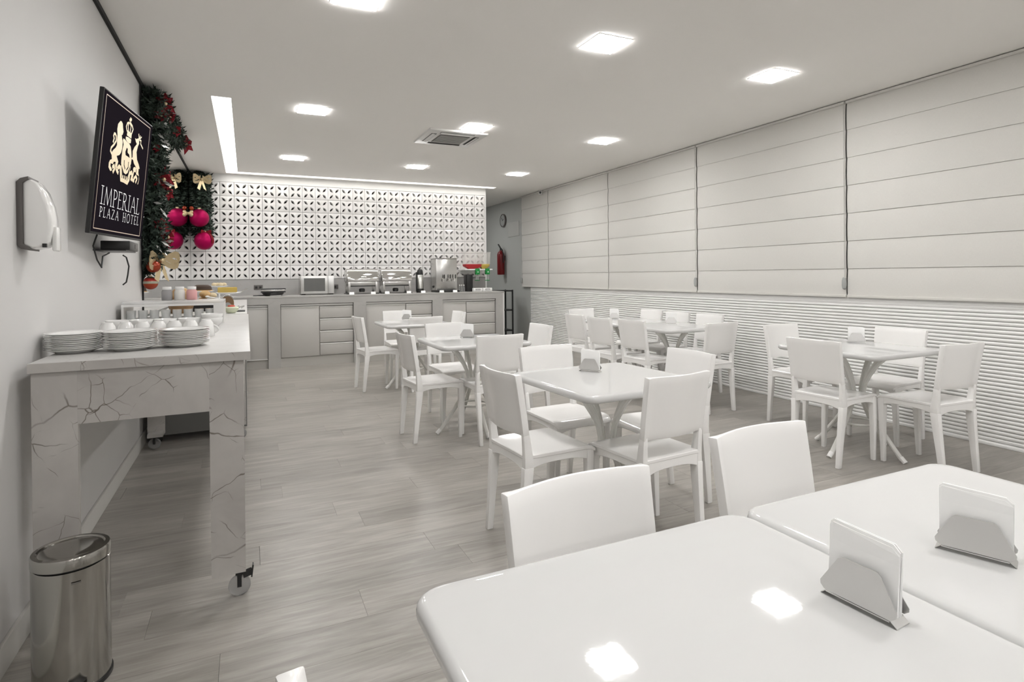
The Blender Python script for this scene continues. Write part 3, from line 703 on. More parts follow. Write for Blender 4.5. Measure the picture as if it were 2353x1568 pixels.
for k in range(4):
    o = MB().sphere((.40 + .034 * k, 7.53 + .02 * (k % 2), bz + .2 + .0215), .030, 12, 8, .7).obj('pastry', 'cream'); tag(o, ['cream pastry nearest the mirror on the tall stand', 'second cream pastry from the mirror on the tall stand', 'third cream pastry from the mirror on the tall stand', 'cream pastry farthest from the mirror on the tall stand'][k], 'pastry', 'cream pastries on the tall stand')
tr = thing('black_tray', 'shallow black tray of bread rolls behind the jars', 'tray', (.42, 5.92, bz))
MB().box(-.11, .11, -.14, .14, 0, .012).obj('bottom', 'black', tr, smooth=False)
for x0, x1, y0, y1 in ((-.115, -.105, -.14, .14), (.105, .115, -.14, .14), (-.115, .115, -.145, -.135), (-.115, .115, .135, .145)): MB().box(x0, x1, y0, y1, 0, .055).obj('side', 'black', tr, smooth=False)
for k, (x, y, z, s, mm) in enumerate(((.36, 5.86, .05, .045, 'bread'), (.44, 5.86, .045, .04, 'cream'), (.49, 5.85, .045, .036, 'cream'), (.38, 5.95, .055, .05, 'bread'), (.47, 5.97, .05, .045, 'bread'), (.40, 5.90, .12, .048, 'bread'), (.46, 5.91, .108, .036, 'cream'))):
    o = MB().sphere((x, y, bz + z + .030), s, 14, 9, .72).obj('bread_roll', mm)
    tag(o, ['brown roll at the jar side of the black tray', 'pale roll at the front of the black tray', 'small pale roll at the front corner of the black tray', 'brown roll at the rear mirror side of the black tray', 'brown roll at the rear right of the black tray', 'big brown roll on top of the tray pile', 'pale roll on top of the tray pile'][k], 'bread', 'rolls in the black tray')
bk = thing('bread_basket', 'wicker basket with a round loaf behind the white jars', 'basket', (.235, 5.62, bz))
MB().lathe([(.001, 0), (.08, 0), (.105, .10), (.098, .10), (.075, .008), (.001, .008)], 24).obj('wicker', 'brown', bk)
tag(MB().sphere((.235, 5.62, bz + .150), .078, 18, 10, .9).obj('round_loaf', 'bread'), 'round pale-brown loaf in the wicker basket', 'bread')
sp = thing('serving_spoon', 'white serving spoon leaning over the roll tray', 'spoon', (.49, 5.8, bz + .1)); MB().tube([(-.05, 0, .025), (.0, -.01, .015), (.05, -.02, .0)], .006, 8).obj('handle', 'ceramic', sp); MB().sphere((-.065, 0, .03), .02, 10, 6, .5).obj('bowl', 'ceramic', sp)
ar = thing('rolltop_bread_box', 'small brown arched stand with a silver beaded rim beside the tray', 'stand', (.59, 5.66, bz))
ap = [(.05 * math.cos(PI * k / 14), .075 + .06 * math.sin(PI * k / 14)) for k in range(15)]
MB().prism([(.05, 0)] + ap + [(-.05, 0)], lambda u, v, w: (u, w, v), 0, .05).obj('arch', 'brown', ar, bevel=.003)
MB().prism([(.028, .0)] + [(.028 * math.cos(PI * k / 10), .05 + .03 * math.sin(PI * k / 10)) for k in range(11)] + [(-.028, .0)], lambda u, v, w: (u, w, v), -.004, .0).obj('inset', 'clockface', ar, smooth=False)
for k in range(9):
    a = PI * (k + 3) / 14; MB().sphere((.056 * math.cos(a), .0, .077 + .066 * math.sin(a)), .008, 8, 6).obj('bead', 'chrome', ar)
mt = thing('melon_half', 'pale green melon half with red fruit on top at the bench end', 'fruit', (.625, 5.36, bz))
MB().lathe([(.001, 0), (.03, .002), (.052, .022), (.058, .045), (.05, .054), (.001, .056)], 22).obj('rind', 'melon', mt); MB().lathe([(.001, .055), (.03, .055), (.026, .066), (.001, .07)], 16).obj('fruit_topping', 'fruit', mt)
tt = thing('tongs_tray', 'steel tray with serving tongs at the open end of the bench', 'tray', (.66, 5.62, bz))
MB().box(-.05, .07, -.09, .09, 0, .008).obj('tray', 'blackmetal', tt, bevel=.003)
for k in range(3): MB().tube([(-.04 + .03 * k, -.085, .018 + .012 * k), (.02 + .02 * k, .02, .045), (-.02 + .03 * k, .085, .025)], .006, 8).obj('tongs', 'chrome', tt)
# ------------------------------------------------------------------ waste bin
wbn = thing('pedal_bin', 'brushed steel pedal bin beside the marble bench', 'waste bin', (.225, 2.26, 0))
MB().lathe([(.001, 0), (.104, 0), (.107, .004), (.107, .016), (.102, .018)], 48).obj('base_ring', 'black', wbn, angle=50)
MB().lathe([(.103, .018), (.103, .388), (.1005, .390)], 64, caps=False).obj('body', 'bin', wbn, angle=50)
MB().lathe([(.100, .388), (.100, .395)], 48, caps=False).obj('seal', 'black', wbn)
MB().lathe([(.1045, .395), (.1045, .423), (.1015, .429), (.090, .430), (.086, .426), (.083, .4275), (.05, .4285), (.001, .429)], 64, caps=False).obj('lid', 'bin', wbn, angle=40)
MB().obox((.035, -.1015, .355), (.012, .005, 0), (0.0, .001, 0), (0, 0, .0016)).obj('maker_mark', 'greyplastic', wbn, smooth=False)
pd = MB().box(.01, .075, -.15, -.10, .02, .034).obj('pedal', 'black', wbn, bevel=.003)
MB().tube([(.01, -.102, .036), (.01, -.152, .036), (.075, -.152, .036), (.075, -.102, .036)], .0025, 6).obj('pedal_trim', 'chrome', pd)
# ------------------------------------------------------------------ soap / towel dispenser on left wall
sd = thing('paper_towel_dispenser', 'white rounded dispenser with grey back plate on the left wall', 'dispenser', (0, 2.62, 1.40))
side = [(.014, .012), (.042, .0), (.078, .008), (.090, .03), (.098, .07), (.099, .11), (.092, .16), (.076, .21), (.056, .243), (.038, .256), (.014, .245)]
MB().prism(side, lambda u, v, w: (u, w, v), -.01, .09).obj('cover', 'ceramic', sd, bevel=.012, seg=3)
back = [(0, .014), (.012, .0), (.036, -.006), (.036, .006), (.017, .018), (.017, .236), (.036, .252), (.036, .262), (.012, .254), (0, .24)]
MB().prism(back, lambda u, v, w: (u, w, v), -.018, .098).obj('back_plate', 'greyplastic', sd, bevel=.002)
MB().box(.092, .108, .02, .075, -.006, .085).obj('push_lever', 'ceramic', sd, bevel=.006)
MB().box(.072, .084, -.012, .0, .006, .020).obj('nozzle_slot', 'black', sd, smooth=False)
# ------------------------------------------------------------------ television
A_, B_, D_ = Vector((.08, 3.217, 1.503)), Vector((.18, 4.016, 1.512)), Vector((.15, 3.206, 2.189))
U = (B_ - A_); wT = U.length; U.normalize(); A_ = A_ + U * .034; D_ = D_ + U * .030; wT -= .034; V = (D_ - A_); V = (V - U * V.dot(U)); hT = V.length; V.normalize(); Nn = U.cross(V)
if Nn.x < 0: Nn = -Nn
def tvp(u, v, d=0): return A_ + U * (u * wT) + V * (v * hT) + Nn * d
tv = thing('television', 'wall-mounted black television showing a gold crest and hotel name', 'television', (0, 0, 0))
def tbox(u0, u1, v0, v1, d0, d1):
    b = MB(); P = [tvp(u, v, d) for d in (d0, d1) for u, v in ((u0, v0), (u1, v0), (u1, v1), (u0, v1))]
    return b.add(P, [(0, 3, 2, 1), (4, 5, 6, 7), (0, 1, 5, 4), (1, 2, 6, 5), (2, 3, 7, 6), (3, 0, 4, 7)])
tbox(0, 1, 0, 1, -.022, -.002).obj('casing', 'black', tv, bevel=.004)
sc = tbox(.012, .988, .016, .988, -.002, .0).obj('screen', 'screen', tv, smooth=False)
wl = .0022
bl = MB()
for (u0, v0), (u1, v1) in (((.040, .040), (.935, .040)), ((.935, .040), (.933, .963)), ((.933, .963), (.040, .963)), ((.040, .963), (.040, .040))):
    e = (tvp(u1, v1) - tvp(u0, v0)).normalized(); s_ = Nn.cross(e) * wl; a, b = tvp(u0, v0, .0006), tvp(u1, v1, .0006); bl.add([a - s_, b - s_, b + s_, a + s_], [(0, 1, 2, 3)])
bl.obj('gold_border', 'goldline', sc, smooth=False)
POLYS = {
 'lion': [(0.308, 0.852), (0.273, 0.821), (0.267, 0.781), (0.281, 0.742), (0.28, 0.706), (0.291, 0.67), (0.272, 0.645), (0.233, 0.62), (0.211, 0.594), (0.226, 0.552), (0.197, 0.54), (0.182, 0.518), (0.183, 0.486), (0.205, 0.472), (0.223, 0.464), (0.247, 0.474), (0.237, 0.488), (0.214, 0.5), (0.213, 0.52), (0.25, 0.52), (0.265, 0.541), (0.298, 0.546), (0.292, 0.519), (0.307, 0.493), (0.334, 0.473), (0.363, 0.461), (0.37, 0.488), (0.326, 0.502), (0.33, 0.521), (0.343, 0.557), (0.315, 0.581), (0.303, 0.592), (0.351, 0.608), (0.376, 0.632), (0.39, 0.667), (0.387, 0.711), (0.363, 0.748), (0.356, 0.759), (0.372, 0.766), (0.383, 0.791), (0.367, 0.817), (0.355, 0.844), (0.33, 0.855)],
 'shield': [(0.396, 0.745), (0.387, 0.727), (0.408, 0.703), (0.397, 0.658), (0.394, 0.6), (0.397, 0.554), (0.433, 0.525), (0.464, 0.497), (0.505, 0.491), (0.54, 0.508), (0.568, 0.555), (0.589, 0.589), (0.592, 0.631), (0.572, 0.682), (0.551, 0.716), (0.515, 0.733), (0.46, 0.735), (0.434, 0.742)],
 'emblem': [(0.473, 0.692), (0.494, 0.687), (0.497, 0.66), (0.534, 0.651), (0.551, 0.628), (0.505, 0.631), (0.466, 0.632), (0.454, 0.655)],
 'helmet': [(0.436, 0.769), (0.488, 0.775), (0.545, 0.772), (0.543, 0.742), (0.505, 0.734), (0.465, 0.737), (0.437, 0.751)],
 'deer': [(0.621, 0.801), (0.644, 0.778), (0.67, 0.766), (0.626, 0.731), (0.599, 0.695), (0.608, 0.648), (0.587, 0.63), (0.625, 0.628), (0.649, 0.605), (0.7, 0.584), (0.718, 0.563), (0.716, 0.532), (0.782, 0.526), (0.787, 0.492), (0.769, 0.455), (0.785, 0.46), (0.795, 0.502), (0.781, 0.53), (0.762, 0.552), (0.763, 0.583), (0.785, 0.588), (0.752, 0.619), (0.708, 0.646), (0.68, 0.702), (0.697, 0.753), (0.717, 0.78), (0.708, 0.807), (0.715, 0.822), (0.683, 0.815), (0.653, 0.802)],
 'hind': [(0.648, 0.571), (0.677, 0.583), (0.707, 0.578), (0.707, 0.543), (0.663, 0.541), (0.643, 0.553)]}
STROKES = [(16, [(0.212, 0.591), (0.189, 0.605), (0.195, 0.628), (0.242, 0.665), (0.268, 0.695), (0.26, 0.728), (0.242, 0.739), (0.224, 0.737), (0.216, 0.72), (0.229, 0.703), (0.219, 0.675)]),
 (22, [(0.251, 0.499), (0.272, 0.514), (0.286, 0.491), (0.267, 0.466)]), (-10, [(0.449, 0.588), (0.454, 0.554), (0.48, 0.529)]), (-10, [(0.536, 0.592), (0.538, 0.552), (0.51, 0.526)]),
 (34, [(0.461, 0.801), (0.535, 0.799)]), (14, [(0.447, 0.815), (0.425, 0.842), (0.44, 0.872), (0.471, 0.884)]), (12, [(0.475, 0.821), (0.459, 0.858), (0.471, 0.884)]), (12, [(0.509, 0.822), (0.515, 0.871), (0.48, 0.887)]), (14, [(0.541, 0.819), (0.561, 0.856), (0.539, 0.876), (0.494, 0.89)]),
 (16, [(0.491, 0.926), (0.498, 0.901)]), (16, [(0.476, 0.907), (0.513, 0.92)]),
 (26, [(0.343, 0.506), (0.364, 0.526), (0.392, 0.522), (0.409, 0.476), (0.424, 0.437), (0.481, 0.438), (0.552, 0.433), (0.579, 0.463), (0.581, 0.509), (0.618, 0.528), (0.635, 0.505), (0.625, 0.469)]),
 (14, [(0.457, 0.472), (0.458, 0.452)]), (14, [(0.49, 0.476), (0.491, 0.456)]), (14, [(0.522, 0.475), (0.523, 0.455)]), (12, [(0.558, 0.483), (0.54, 0.455)]), (8, [(0.406, 0.545), (0.431, 0.481), (0.447, 0.458)]), (8, [(0.585, 0.568), (0.567, 0.506), (0.55, 0.473)]),
 (12, [(0.705, 0.818), (0.689, 0.851)]), (10, [(0.71, 0.82), (0.725, 0.846)]), (10, [(0.716, 0.818), (0.755, 0.843)]), (12, [(0.719, 0.81), (0.753, 0.813), (0.75, 0.786), (0.807, 0.76)]),
 (20, [(0.659, 0.536), (0.648, 0.5), (0.625, 0.469)]), (22, [(0.721, 0.516), (0.684, 0.491), (0.679, 0.468), (0.65, 0.475)]), (20, [(0.722, 0.512), (0.745, 0.496), (0.725, 0.465)])]
def stroke(b, pts, w, d):
    for (a, c) in zip(pts[:-1], pts[1:]):
        p, q = tvp(*a, d), tvp(*c, d); e = (q - p).normalized(); s_ = Nn.cross(e) * (w / 2); p = p - e * w * .25; q = q + e * w * .25
        b.add([p - s_, q - s_, q + s_, p + s_], [(0, 1, 2, 3)])
cr = MB(); ck_ = MB()
for k, p in POLYS.items(): (ck_ if k == 'emblem' else cr).add([tvp(u, v, .0009 if k == 'emblem' else .0005) for u, v in p], [tuple(range(len(p)))])
for w, p in STROKES: stroke(cr if w > 0 else ck_, p, abs(w) * .00080, .0007 if w > 0 else .0011)
cr.obj('crest', 'gold', sc, smooth=False); ck_.obj('crest_detail', 'screen', sc, smooth=False)
# thin roman capitals, strokes in a 1 x 1 cell: (weight, points)
def arc(cx, cy, rx, ry, a0, a1, n=8): return [(cx + rx * math.cos(math.radians(a0 + (a1 - a0) * k / n)), cy + ry * math.sin(math.radians(a0 + (a1 - a0) * k / n))) for k in range(n + 1)]
T, t_ = 1.0, .55
GL = {'I': (.3, [(T, [(.15, 0), (.15, 1)]), (t_, [(0, 0), (.3, 0)]), (t_, [(0, 1), (.3, 1)])]),
 'M': (1.0, [(t_, [(.08, 0), (.2, 1)]), (T, [(.2, 1), (.5, .02)]), (t_, [(.5, .02), (.8, 1)]), (T, [(.8, 1), (.92, 0)]), (t_, [(.02, 0), (.16, 0)]), (t_, [(.83, 0), (1, 0)])]),
 'P': (.55, [(T, [(.12, 0), (.12, 1)]), (t_, [(.0, 0), (.26, 0)]), (t_, [(.02, 1), (.22, 1)]), (.8, [(.12, 1)] + arc(.25, .74, .26, .26, 90, -90) + [(.2, .48)])]),
 'E': (.55, [(T, [(.12, 0), (.12, 1)]), (t_, [(.02, 0), (.5, 0), (.54, .1)]), (t_, [(.02, 1), (.48, 1), (.5, .9)]), (t_, [(.12, .53), (.42, .53)])]),
 'R': (.72, [(T, [(.12, 0), (.12, 1)]), (t_, [(.0, 0), (.26, 0)]), (t_, [(.02, 1), (.22, 1)]), (.8, [(.12, 1)] + arc(.25, .76, .24, .24, 90, -90) + [(.12, .52)]), (T, [(.28, .52), (.56, .04), (.74, 0)])]),
 'A': (.8, [(t_, [(.06, 0), (.40, 1)]), (T, [(.40, 1), (.74, 0)]), (t_, [(.18, .36), (.62, .36)]), (t_, [(0, 0), (.16, 0)]), (t_, [(.64, 0), (.84, 0)])]),
 'L': (.55, [(T, [(.12, 0), (.12, 1)]), (t_, [(.02, 0), (.5, 0), (.54, .12)]), (t_, [(.0, 1), (.26, 1)])]),
 'Z': (.65, [(t_, [(.06, .9), (.06, 1), (.6, 1)]), (T, [(.6, 1), (.04, 0)]), (t_, [(.04, 0), (.6, 0), (.62, .1)])]),
 'H': (.8, [(T, [(.12, 0), (.12, 1)]), (T, [(.68, 0), (.68, 1)]), (t_, [(.12, .52), (.68, .52)]), (t_, [(0, 0), (.24, 0)]), (t_, [(.56, 0), (.8, 0)]), (t_, [(0, 1), (.24, 1)]), (t_, [(.56, 1), (.8, 1)])]),
 'O': (.85, [(.8, arc(.42, .5, .4, .51, 0, 360, 18))]), 'T': (.7, [(T, [(.35, 0), (.35, 1)]), (t_, [(0, .9), (0.02, 1), (.68, 1), (.7, .9)]), (t_, [(.24, 0), (.46, 0)])]), ' ': (.5, [])}
def text(b, s, u0, u1, v0, v1, gap, wt):
    tot = sum(GL[c][0] for c in s) + gap * (len(s) - 1); k = (u1 - u0) / tot; x = u0
    for c in s:
        w, st = GL[c]
        for q, pts in st: stroke(b, [(x + px * k, v0 + py * (v1 - v0)) for px, py in pts], wt * q, .0006)
        x += (w + gap) * k
lt = MB(); text(lt, 'IMPERIAL', .105, .872, .217, .343, .10, .0062); text(lt, 'PLAZA HOTEL', .112, .882, .128, .196, .30, .0044)
lt.obj('lettering', 'lettering', sc, smooth=False)
MB().box(.001, .02, 3.88, 4.0, 1.76, 1.94).box(.02, .13, 3.90, 3.93, 1.80, 1.90).obj('wall_bracket', 'black', tv, smooth=False)
bx = thing('set_top_box', 'small black receiver on a wall shelf below the television', 'receiver', (0, 3.72, 1.452))
MB().box(0, .15, 0, .30, -.010, -.004).obj('shelf', 'black', bx, smooth=False)
rb_ = MB().box(.03, .165, .02, .28, -.004, .045).obj('case', 'black', bx, bevel=.004)
MB().box(.165, .1665, .18, .26, .008, .034).obj('front_panel', 'greyplastic', rb_, smooth=False)
cb = thing('black_cable', 'thin black cables dangling under the television', 'cable', (0.03, 3.72, 1.44))
MB().tube([(.02, -.12, .10), (.0, -.14, .02), (.01, -.11, -.05), (.02, -.06, -.09), (.02, -.03, -.03), (.04, .02, -.01)], .004, 8).obj('loop', 'black', cb)
MB().tube([(.09, .10, -.02), (.10, .13, -.03), (.11, .14, -.08), (.105, .135, -.13), (.10, .12, -.17), (.085, .11, -.185)], .004, 8).obj('tail', 'black', cb)
# ------------------------------------------------------------------ christmas garlands
def foliage(path, rad, n, wall=None, seed=1):
    rg = random.Random(seed); b = MB(); P = [Vector(p) for p in path]; seg = [(P[i + 1] - P[i]).length for i in range(len(P) - 1)]; tot = sum(seg)
    b.tube(P, .018, 6)
    for _ in range(n):
        d = rg.uniform(0, tot); i = 0
        while i < len(seg) - 1 and d > seg[i]: d -= seg[i]; i += 1
        c = P[i].lerp(P[i + 1], min(1, d / seg[i])); dirv = Vector((rg.gauss(0, 1), rg.gauss(0, 1), rg.gauss(0, 1) - .25)).normalized()
        L = rad * rg.uniform(.5, 1.1); e = c + dirv * L
        if wall is not None and e.x < wall: e.x = wall + rg.uniform(0, .02)
        e.y = min(e.y, BY - .01); e.z = min(e.z, RH - .01)
        c2 = c + dirv * L * .2; c2.x = max(c2.x, wall or -9)
        ax = (e - c2).normalized() if (e - c2).length > .001 else Vector((1, 0, 0)); o1 = ax.orthogonal().normalized(); o2 = ax.cross(o1)
        for k in range(7):     # a sprig: needles fanning off the twig
            f = .25 + .75 * k / 6; p = c2.lerp(e, f); a = k * 2.4
            dn = (ax * .75 + (o1 * math.cos(a) + o2 * math.sin(a)) * .75).normalized(); ln_ = rad * .46 * (1.15 - .5 * f); q = p + dn * ln_
            if wall is not None: q.x = max(q.x, wall)
            q.z = min(q.z, RH - .003); sd_ = dn.cross(ax); sd_ = (sd_.normalized() if sd_.length > 1e-4 else o1) * rad * .085
            b.add([p - sd_, p + sd_, q], [(0, 1, 2)])
    return b
def flower(b_parent, c, r, facing, name='poinsettia', seed=0):
    rg = random.Random(seed); n = Vector(facing).normalized(); a1 = n.orthogonal().normalized(); a2 = n.cross(a1); c = Vector(c); b = MB()
    for k in range(6):
        a = k * PI / 3 + rg.uniform(-.2, .2); d = a1 * math.cos(a) + a2 * math.sin(a); s_ = n.cross(d); tip = c + d * r * rg.uniform(.8, 1.1) + n * rg.uniform(.0, .03)
        mid = c + d * r * .5 + n * .03; w = s_ * r * .28
        for e in (0, .003): pass
        b.add([c, mid - w, tip, mid + w, c - n * .004, mid - w - n * .004, tip - n * .004, mid + w - n * .004], [(0, 1, 2, 3), (7, 6, 5, 4), (0, 1, 5, 4), (1, 2, 6, 5), (2, 3, 7, 6), (3, 0, 4, 7)])
    f = b.obj(name, 'redpetal', b_parent, smooth=False); MB().sphere(c + n * .02, r * .16, 8, 6).obj('flower_centre', 'goldfoil', f)
def bow(parent, c, r, facing, m='goldfoil', drop=1.0):
    n = Vector(facing).normalized(); c = Vector(c); x = Vector((0, 0, 1)).cross(n).normalized(); z = Vector((0, 0, 1)); b = MB()
    for sx, dz in ((-1, .35), (1, .35), (-1, -.12), (1, -.05)):
        pts = [c + x * sx * r * (.1 + .9 * math.sin(PI * k / 8)) * (1 if k < 5 else 1) + z * r * (dz * k / 8 + .35 * math.sin(2 * PI * k / 8)) + n * r * .35 * math.sin(PI * k / 8) for k in range(9)]
        L = []
        for p in pts: L.append([p + z * r * .15 + n * r * .05, p - z * r * .15 - n * r * .03])
        for p, q in zip(L[:-1], L[1:]): b.add([p[0], q[0], q[1], p[1]], [(0, 1, 2, 3)])
    for sx in (-1, 1):
        p0 = c; p1 = c + x * sx * r * .35 - z * r * 1.3 * drop + n * r * .1; w = x * r * .14; b.add([p0 - w, p0 + w, p1 + w, p1 - w + z * r * .2], [(0, 1, 2, 3)])
    o = b.obj('bow', m, parent, smooth=False); MB().sphere(c + n * r * .1, r * .17, 8, 6).obj('knot', m, o)
g1 = thing('pine_garland', 'green pine garland with red flowers hanging down the near edge of the mirror', 'garland', (0, 0, 0), 0, 'christmas garlands')
foliage([(.07, 5.36, 2.74), (.07, 5.33, 2.5), (.075, 5.34, 2.2), (.07, 5.31, 1.9), (.065, 5.33, 1.6), (.06, 5.31, 1.40)], .13, 1000, .012, 3).obj('foliage', 'needle', g1, smooth=False)
foliage([(.07, 5.36, 2.74), (.08, 5.8, 2.75), (.08, 6.4, 2.755), (.09, 7.1, 2.755)], .115, 640, .012, 4).obj('foliage', 'needle', g1, smooth=False)
for k, (c, r) in enumerate((((.15, 5.38, 2.70), .10), ((.13, 5.30, 2.58), .06), ((.14, 5.32, 2.08), .10), ((.16, 5.36, 1.98), .07), ((.12, 5.3, 1.72), .07), ((.13, 5.9, 2.72), .07), ((.13, 6.4, 2.72), .07), ((.15, 7.1, 2.74), .11), ((.10, 5.28, 2.32), .04), ((.16, 5.35, 1.62), .09))): flower(g1, c, r, (1, -.9, -.1), seed=k)
sl = MB(); rg = random.Random(9)
for k in range(46):
    c = Vector((rg.uniform(.08, .17), 5.32 + rg.uniform(-.09, .06), rg.choice([rg.uniform(1.5, 2.1), rg.uniform(2.35, 2.55)]))); d = Vector((rg.uniform(.2, 1), rg.uniform(-.6, .3), rg.uniform(-1, .6))).normalized() * rg.uniform(.05, .10); s_ = d.cross(Vector((1, -1, .2))).normalized() * .012
    m_ = c + d * .5; sl.add([c, m_ - s_, c + d, m_ + s_], [(0, 1, 2, 3)])
sl.obj('silver_leaves', 'silver', g1, smooth=False)
bow(g1, (.13, 5.27, 1.43), .13, (1, -1, 0))
MB().tube([(.07, 5.31, 1.42), (.055, 5.28, 1.30)], .004, 6).obj('cord', 'black', g1)
def ball(c, r, m, lab, cap=True, name='christmas_ball'):
    t = thing(name, lab, 'ornament', c)
    MB().sphere((0, 0, 0), r, 24, 16).obj('globe', m, t, angle=80)
    if cap: MB().lathe([(r * .2, r * .96), (r * .2, r * 1.12), (r * .05, r * 1.15)], 12).obj('cap', 'goldfoil', t)
    return t
ball((.062, 5.26, 1.255), .052, 'stripe', 'red ball with a pale band hanging lowest on the mirror-edge garland')
ball((.085, 5.24, 1.385), .05, 'orange', 'orange-red ball tucked under the gold bow')
g2 = thing('corner_garland', 'dense dark pine garland filling the corner beside the block screen', 'garland', (0, 0, 0), 0, 'christmas garlands')
foliage([(.13, 9.44, 2.74), (.13, 9.44, 2.4), (.14, 9.45, 2.1), (.17, 9.45, 2.0)], .17, 1300, .012, 5).obj('foliage', 'needle', g2, smooth=False)
foliage([(.05, 9.42, 2.74), (.05, 9.42, 2.2)], .11, 420, .012, 6).obj('foliage', 'needle', g2, smooth=False)
bow(g2, (.18, 9.22, 2.69), .12, (.3, -1, 0))
gb = thing('bell_cluster', 'small gold bells with amber beads between the crimson balls', 'ornament', (.05, 9.22, 2.22))
for k in range(4): MB().sphere((.02 * math.cos(k * 1.6), -.01 * k, .02 * math.sin(k * 1.6) - .02), .028, 10, 8).obj('bell', 'goldfoil', gb)
MB().sphere((0.0, 0, .055), .03, 10, 8).obj('bead', 'orange', gb)
ball((.142, 9.28, 2.147), .128, 'pinkball', 'upper crimson satin ball on the corner garland')
bb = ball((.20, 9.28, 1.822), .128, 'pinkball', 'lower crimson ball with a red ribbon on the corner garland')
bow(bb, (.02, -.03, .115), .07, (.4, -1, 0), 'redpetal', .5)
rbm = MB()
for k in range(10):
    a, a2_ = PI * k / 12 - .3, PI * (k + 1) / 12 - .3; r = .131
    rbm.add([(r * math.cos(a) * .75, -r * .62 * abs(math.cos(a)) - .01, r * math.sin(a)), (r * math.cos(a) * .98, -r * .30 * abs(math.cos(a)) - .01, r * math.sin(a)), (r * math.cos(a2_) * .98, -r * .30 * abs(math.cos(a2_)) - .01, r * math.sin(a2_)), (r * math.cos(a2_) * .75, -r * .62 * abs(math.cos(a2_)) - .01, r * math.sin(a2_))], [(0, 1, 2, 3)])
rbm.obj('ribbon', 'redpetal', bb, smooth=False)

# ------------------------------------------------------------------ appliances on the counter
tp = TOP
o = thing('power_outlet', 'dark double power outlet on the grey splashback', 'outlet', (.905, BY, 1.14))
MB().box(-.062, .062, -.008, 0, -.036, .036).obj('plate', 'greyplastic', o, bevel=.003)
for x in (-.028, .028): MB().box(x - .016, x + .016, -.011, -.007, -.016, .016).obj('socket', 'black', o, bevel=.002)
sg = thing('sandwich_grill', 'low black sandwich grill with a silver lid band on the counter', 'grill', (1.09, 9.0, tp))
MB().lathe([(.001, 0), (.11, 0), (.125, .01), (.145, .035), (.15, .05), (.001, .05)], 28).obj('base', 'black', sg, angle=45)
MB().box(-.165, .165, -.13, .13, .05, .068).obj('hot_plate', 'black', sg, bevel=.006); MB().box(-.155, .155, -.135, .12, .068, .094).obj('lid', 'steel', sg, bevel=.006); MB().box(-.168, .168, -.125, .13, .094, .108).obj('lid_cover', 'black', sg, bevel=.008)
MB().lathe([(.001, 0), (.07, .0), (.085, .012), (.001, .012)], 20, (.03, -.17, .001)).obj('drip_dish', 'ceramic', sg)
MB().tube([(-.11, .02, .008), (-.19, -.02, .008), (-.26, .01, .008), (-.2, .06, .008), (-.12, .05, .008)], .006, 6).obj('power_cord', 'black', sg)
mw_ = thing('microwave_oven', 'grey microwave oven with a dark window on the counter', 'microwave', (1.71, 9.02, tp))
MB().box(-.24, .24, -.0, .34, .014, .288).obj('body', 'steel', mw_, bevel=.006)
dr_ = MB().box(-.237, .145, -.016, 0, .02, .284).obj('door', 'holder', mw_, bevel=.003); MB().box(-.195, .105, -.0185, -.0155, .055, .25).obj('window', 'oven', dr_, smooth=False)
MB().box(.149, .237, -.014, 0, .02, .284).obj('control_panel', 'holder', mw_, bevel=.003)
for x in (-.2, .2): MB().box(x - .03, x + .03, .03, .3, 0, .014).obj('foot', 'black', mw_, smooth=False)
o2 = thing('wall_socket', 'small dark socket on the splashback beside the microwave', 'outlet', (2.03, BY, 1.13)); MB().box(-.05, .05, -.008, 0, -.036, .036).obj('plate', 'greyplastic', o2, bevel=.003); MB().box(-.016, .016, -.03, -.006, -.016, .016).obj('plug', 'black', o2, bevel=.003)
def chafing(x, label):
    t = thing('chafing_dish', label, 'chafing dish', (x, 9.03, tp), 0, 'steel chafing dishes')
    w = .235
    for sx in (-1, 1):
        for sy in (-.15, .13): MB().box(sx * (w - .03) - .018, sx * (w - .03) + .018, sy - .012, sy + .012, .012, .20).obj('leg', 'steel', t, bevel=.003)
        MB().box(sx * (w - .03) - .035, sx * (w - .03) + .035, -.17, .15, 0, .014).obj('foot', 'black', t, bevel=.002)
    MB().box(-w + .02, w - .02, -.155, .14, .125, .195).obj('water_pan', 'steel', t, bevel=.006)
    MB().box(-w + .035, w - .035, -.157, -.14, .115, .13).obj('under_rail', 'black', t, smooth=False)
    pr = [(-.175, .19), (-.178, .205)] + [(-.178 + .17 * (1 - math.cos(a)), .205 + .185 * math.sin(a)) for a in [PI / 2 * k / 8 for k in range(1, 9)]] + [(.06, .388), (.13, .36), (.16, .30), (.165, .19)]
    lid = MB().prism(pr, lambda u, v, q: (q, u, v), -w, w).obj('roll_lid', 'chrome', t, bevel=.008, seg=2, angle=50)
    MB().tube([(-.04, -.165, .255), (-.035, -.195, .262), (.035, -.195, .262), (.04, -.165, .255)], .006, 8).obj('lid_handle', 'chrome', lid)
    bn_ = MB().lathe([(.001, .03), (.04, .03), (.045, .05), (.045, .075), (.03, .085), (.001, .085)], 18, (.0, -.05, 0)).obj('burner', 'black', t); MB().lathe([(.001, .012), (.10, .012), (.115, .022), (.001, .016)], 24, (.0, -.12, 0)).obj('burner_tray', 'chrome', bn_)
    return t
chafing(2.355, 'steel roll-top chafing dish next to the microwave'); chafing(2.875, 'steel roll-top chafing dish next to the thermos')
th = thing('thermos_flask', 'tall steel thermos flask with a black top', 'thermos', (3.28, 9.0, tp))
MB().lathe([(.001, 0), (.06, 0), (.062, .02), (.058, .06), (.056, .065)], 24).obj('base', 'black', th); MB().lathe([(.055, .03), (.055, .28), (.048, .29)], 24, caps=False).obj('body', 'steel', th)
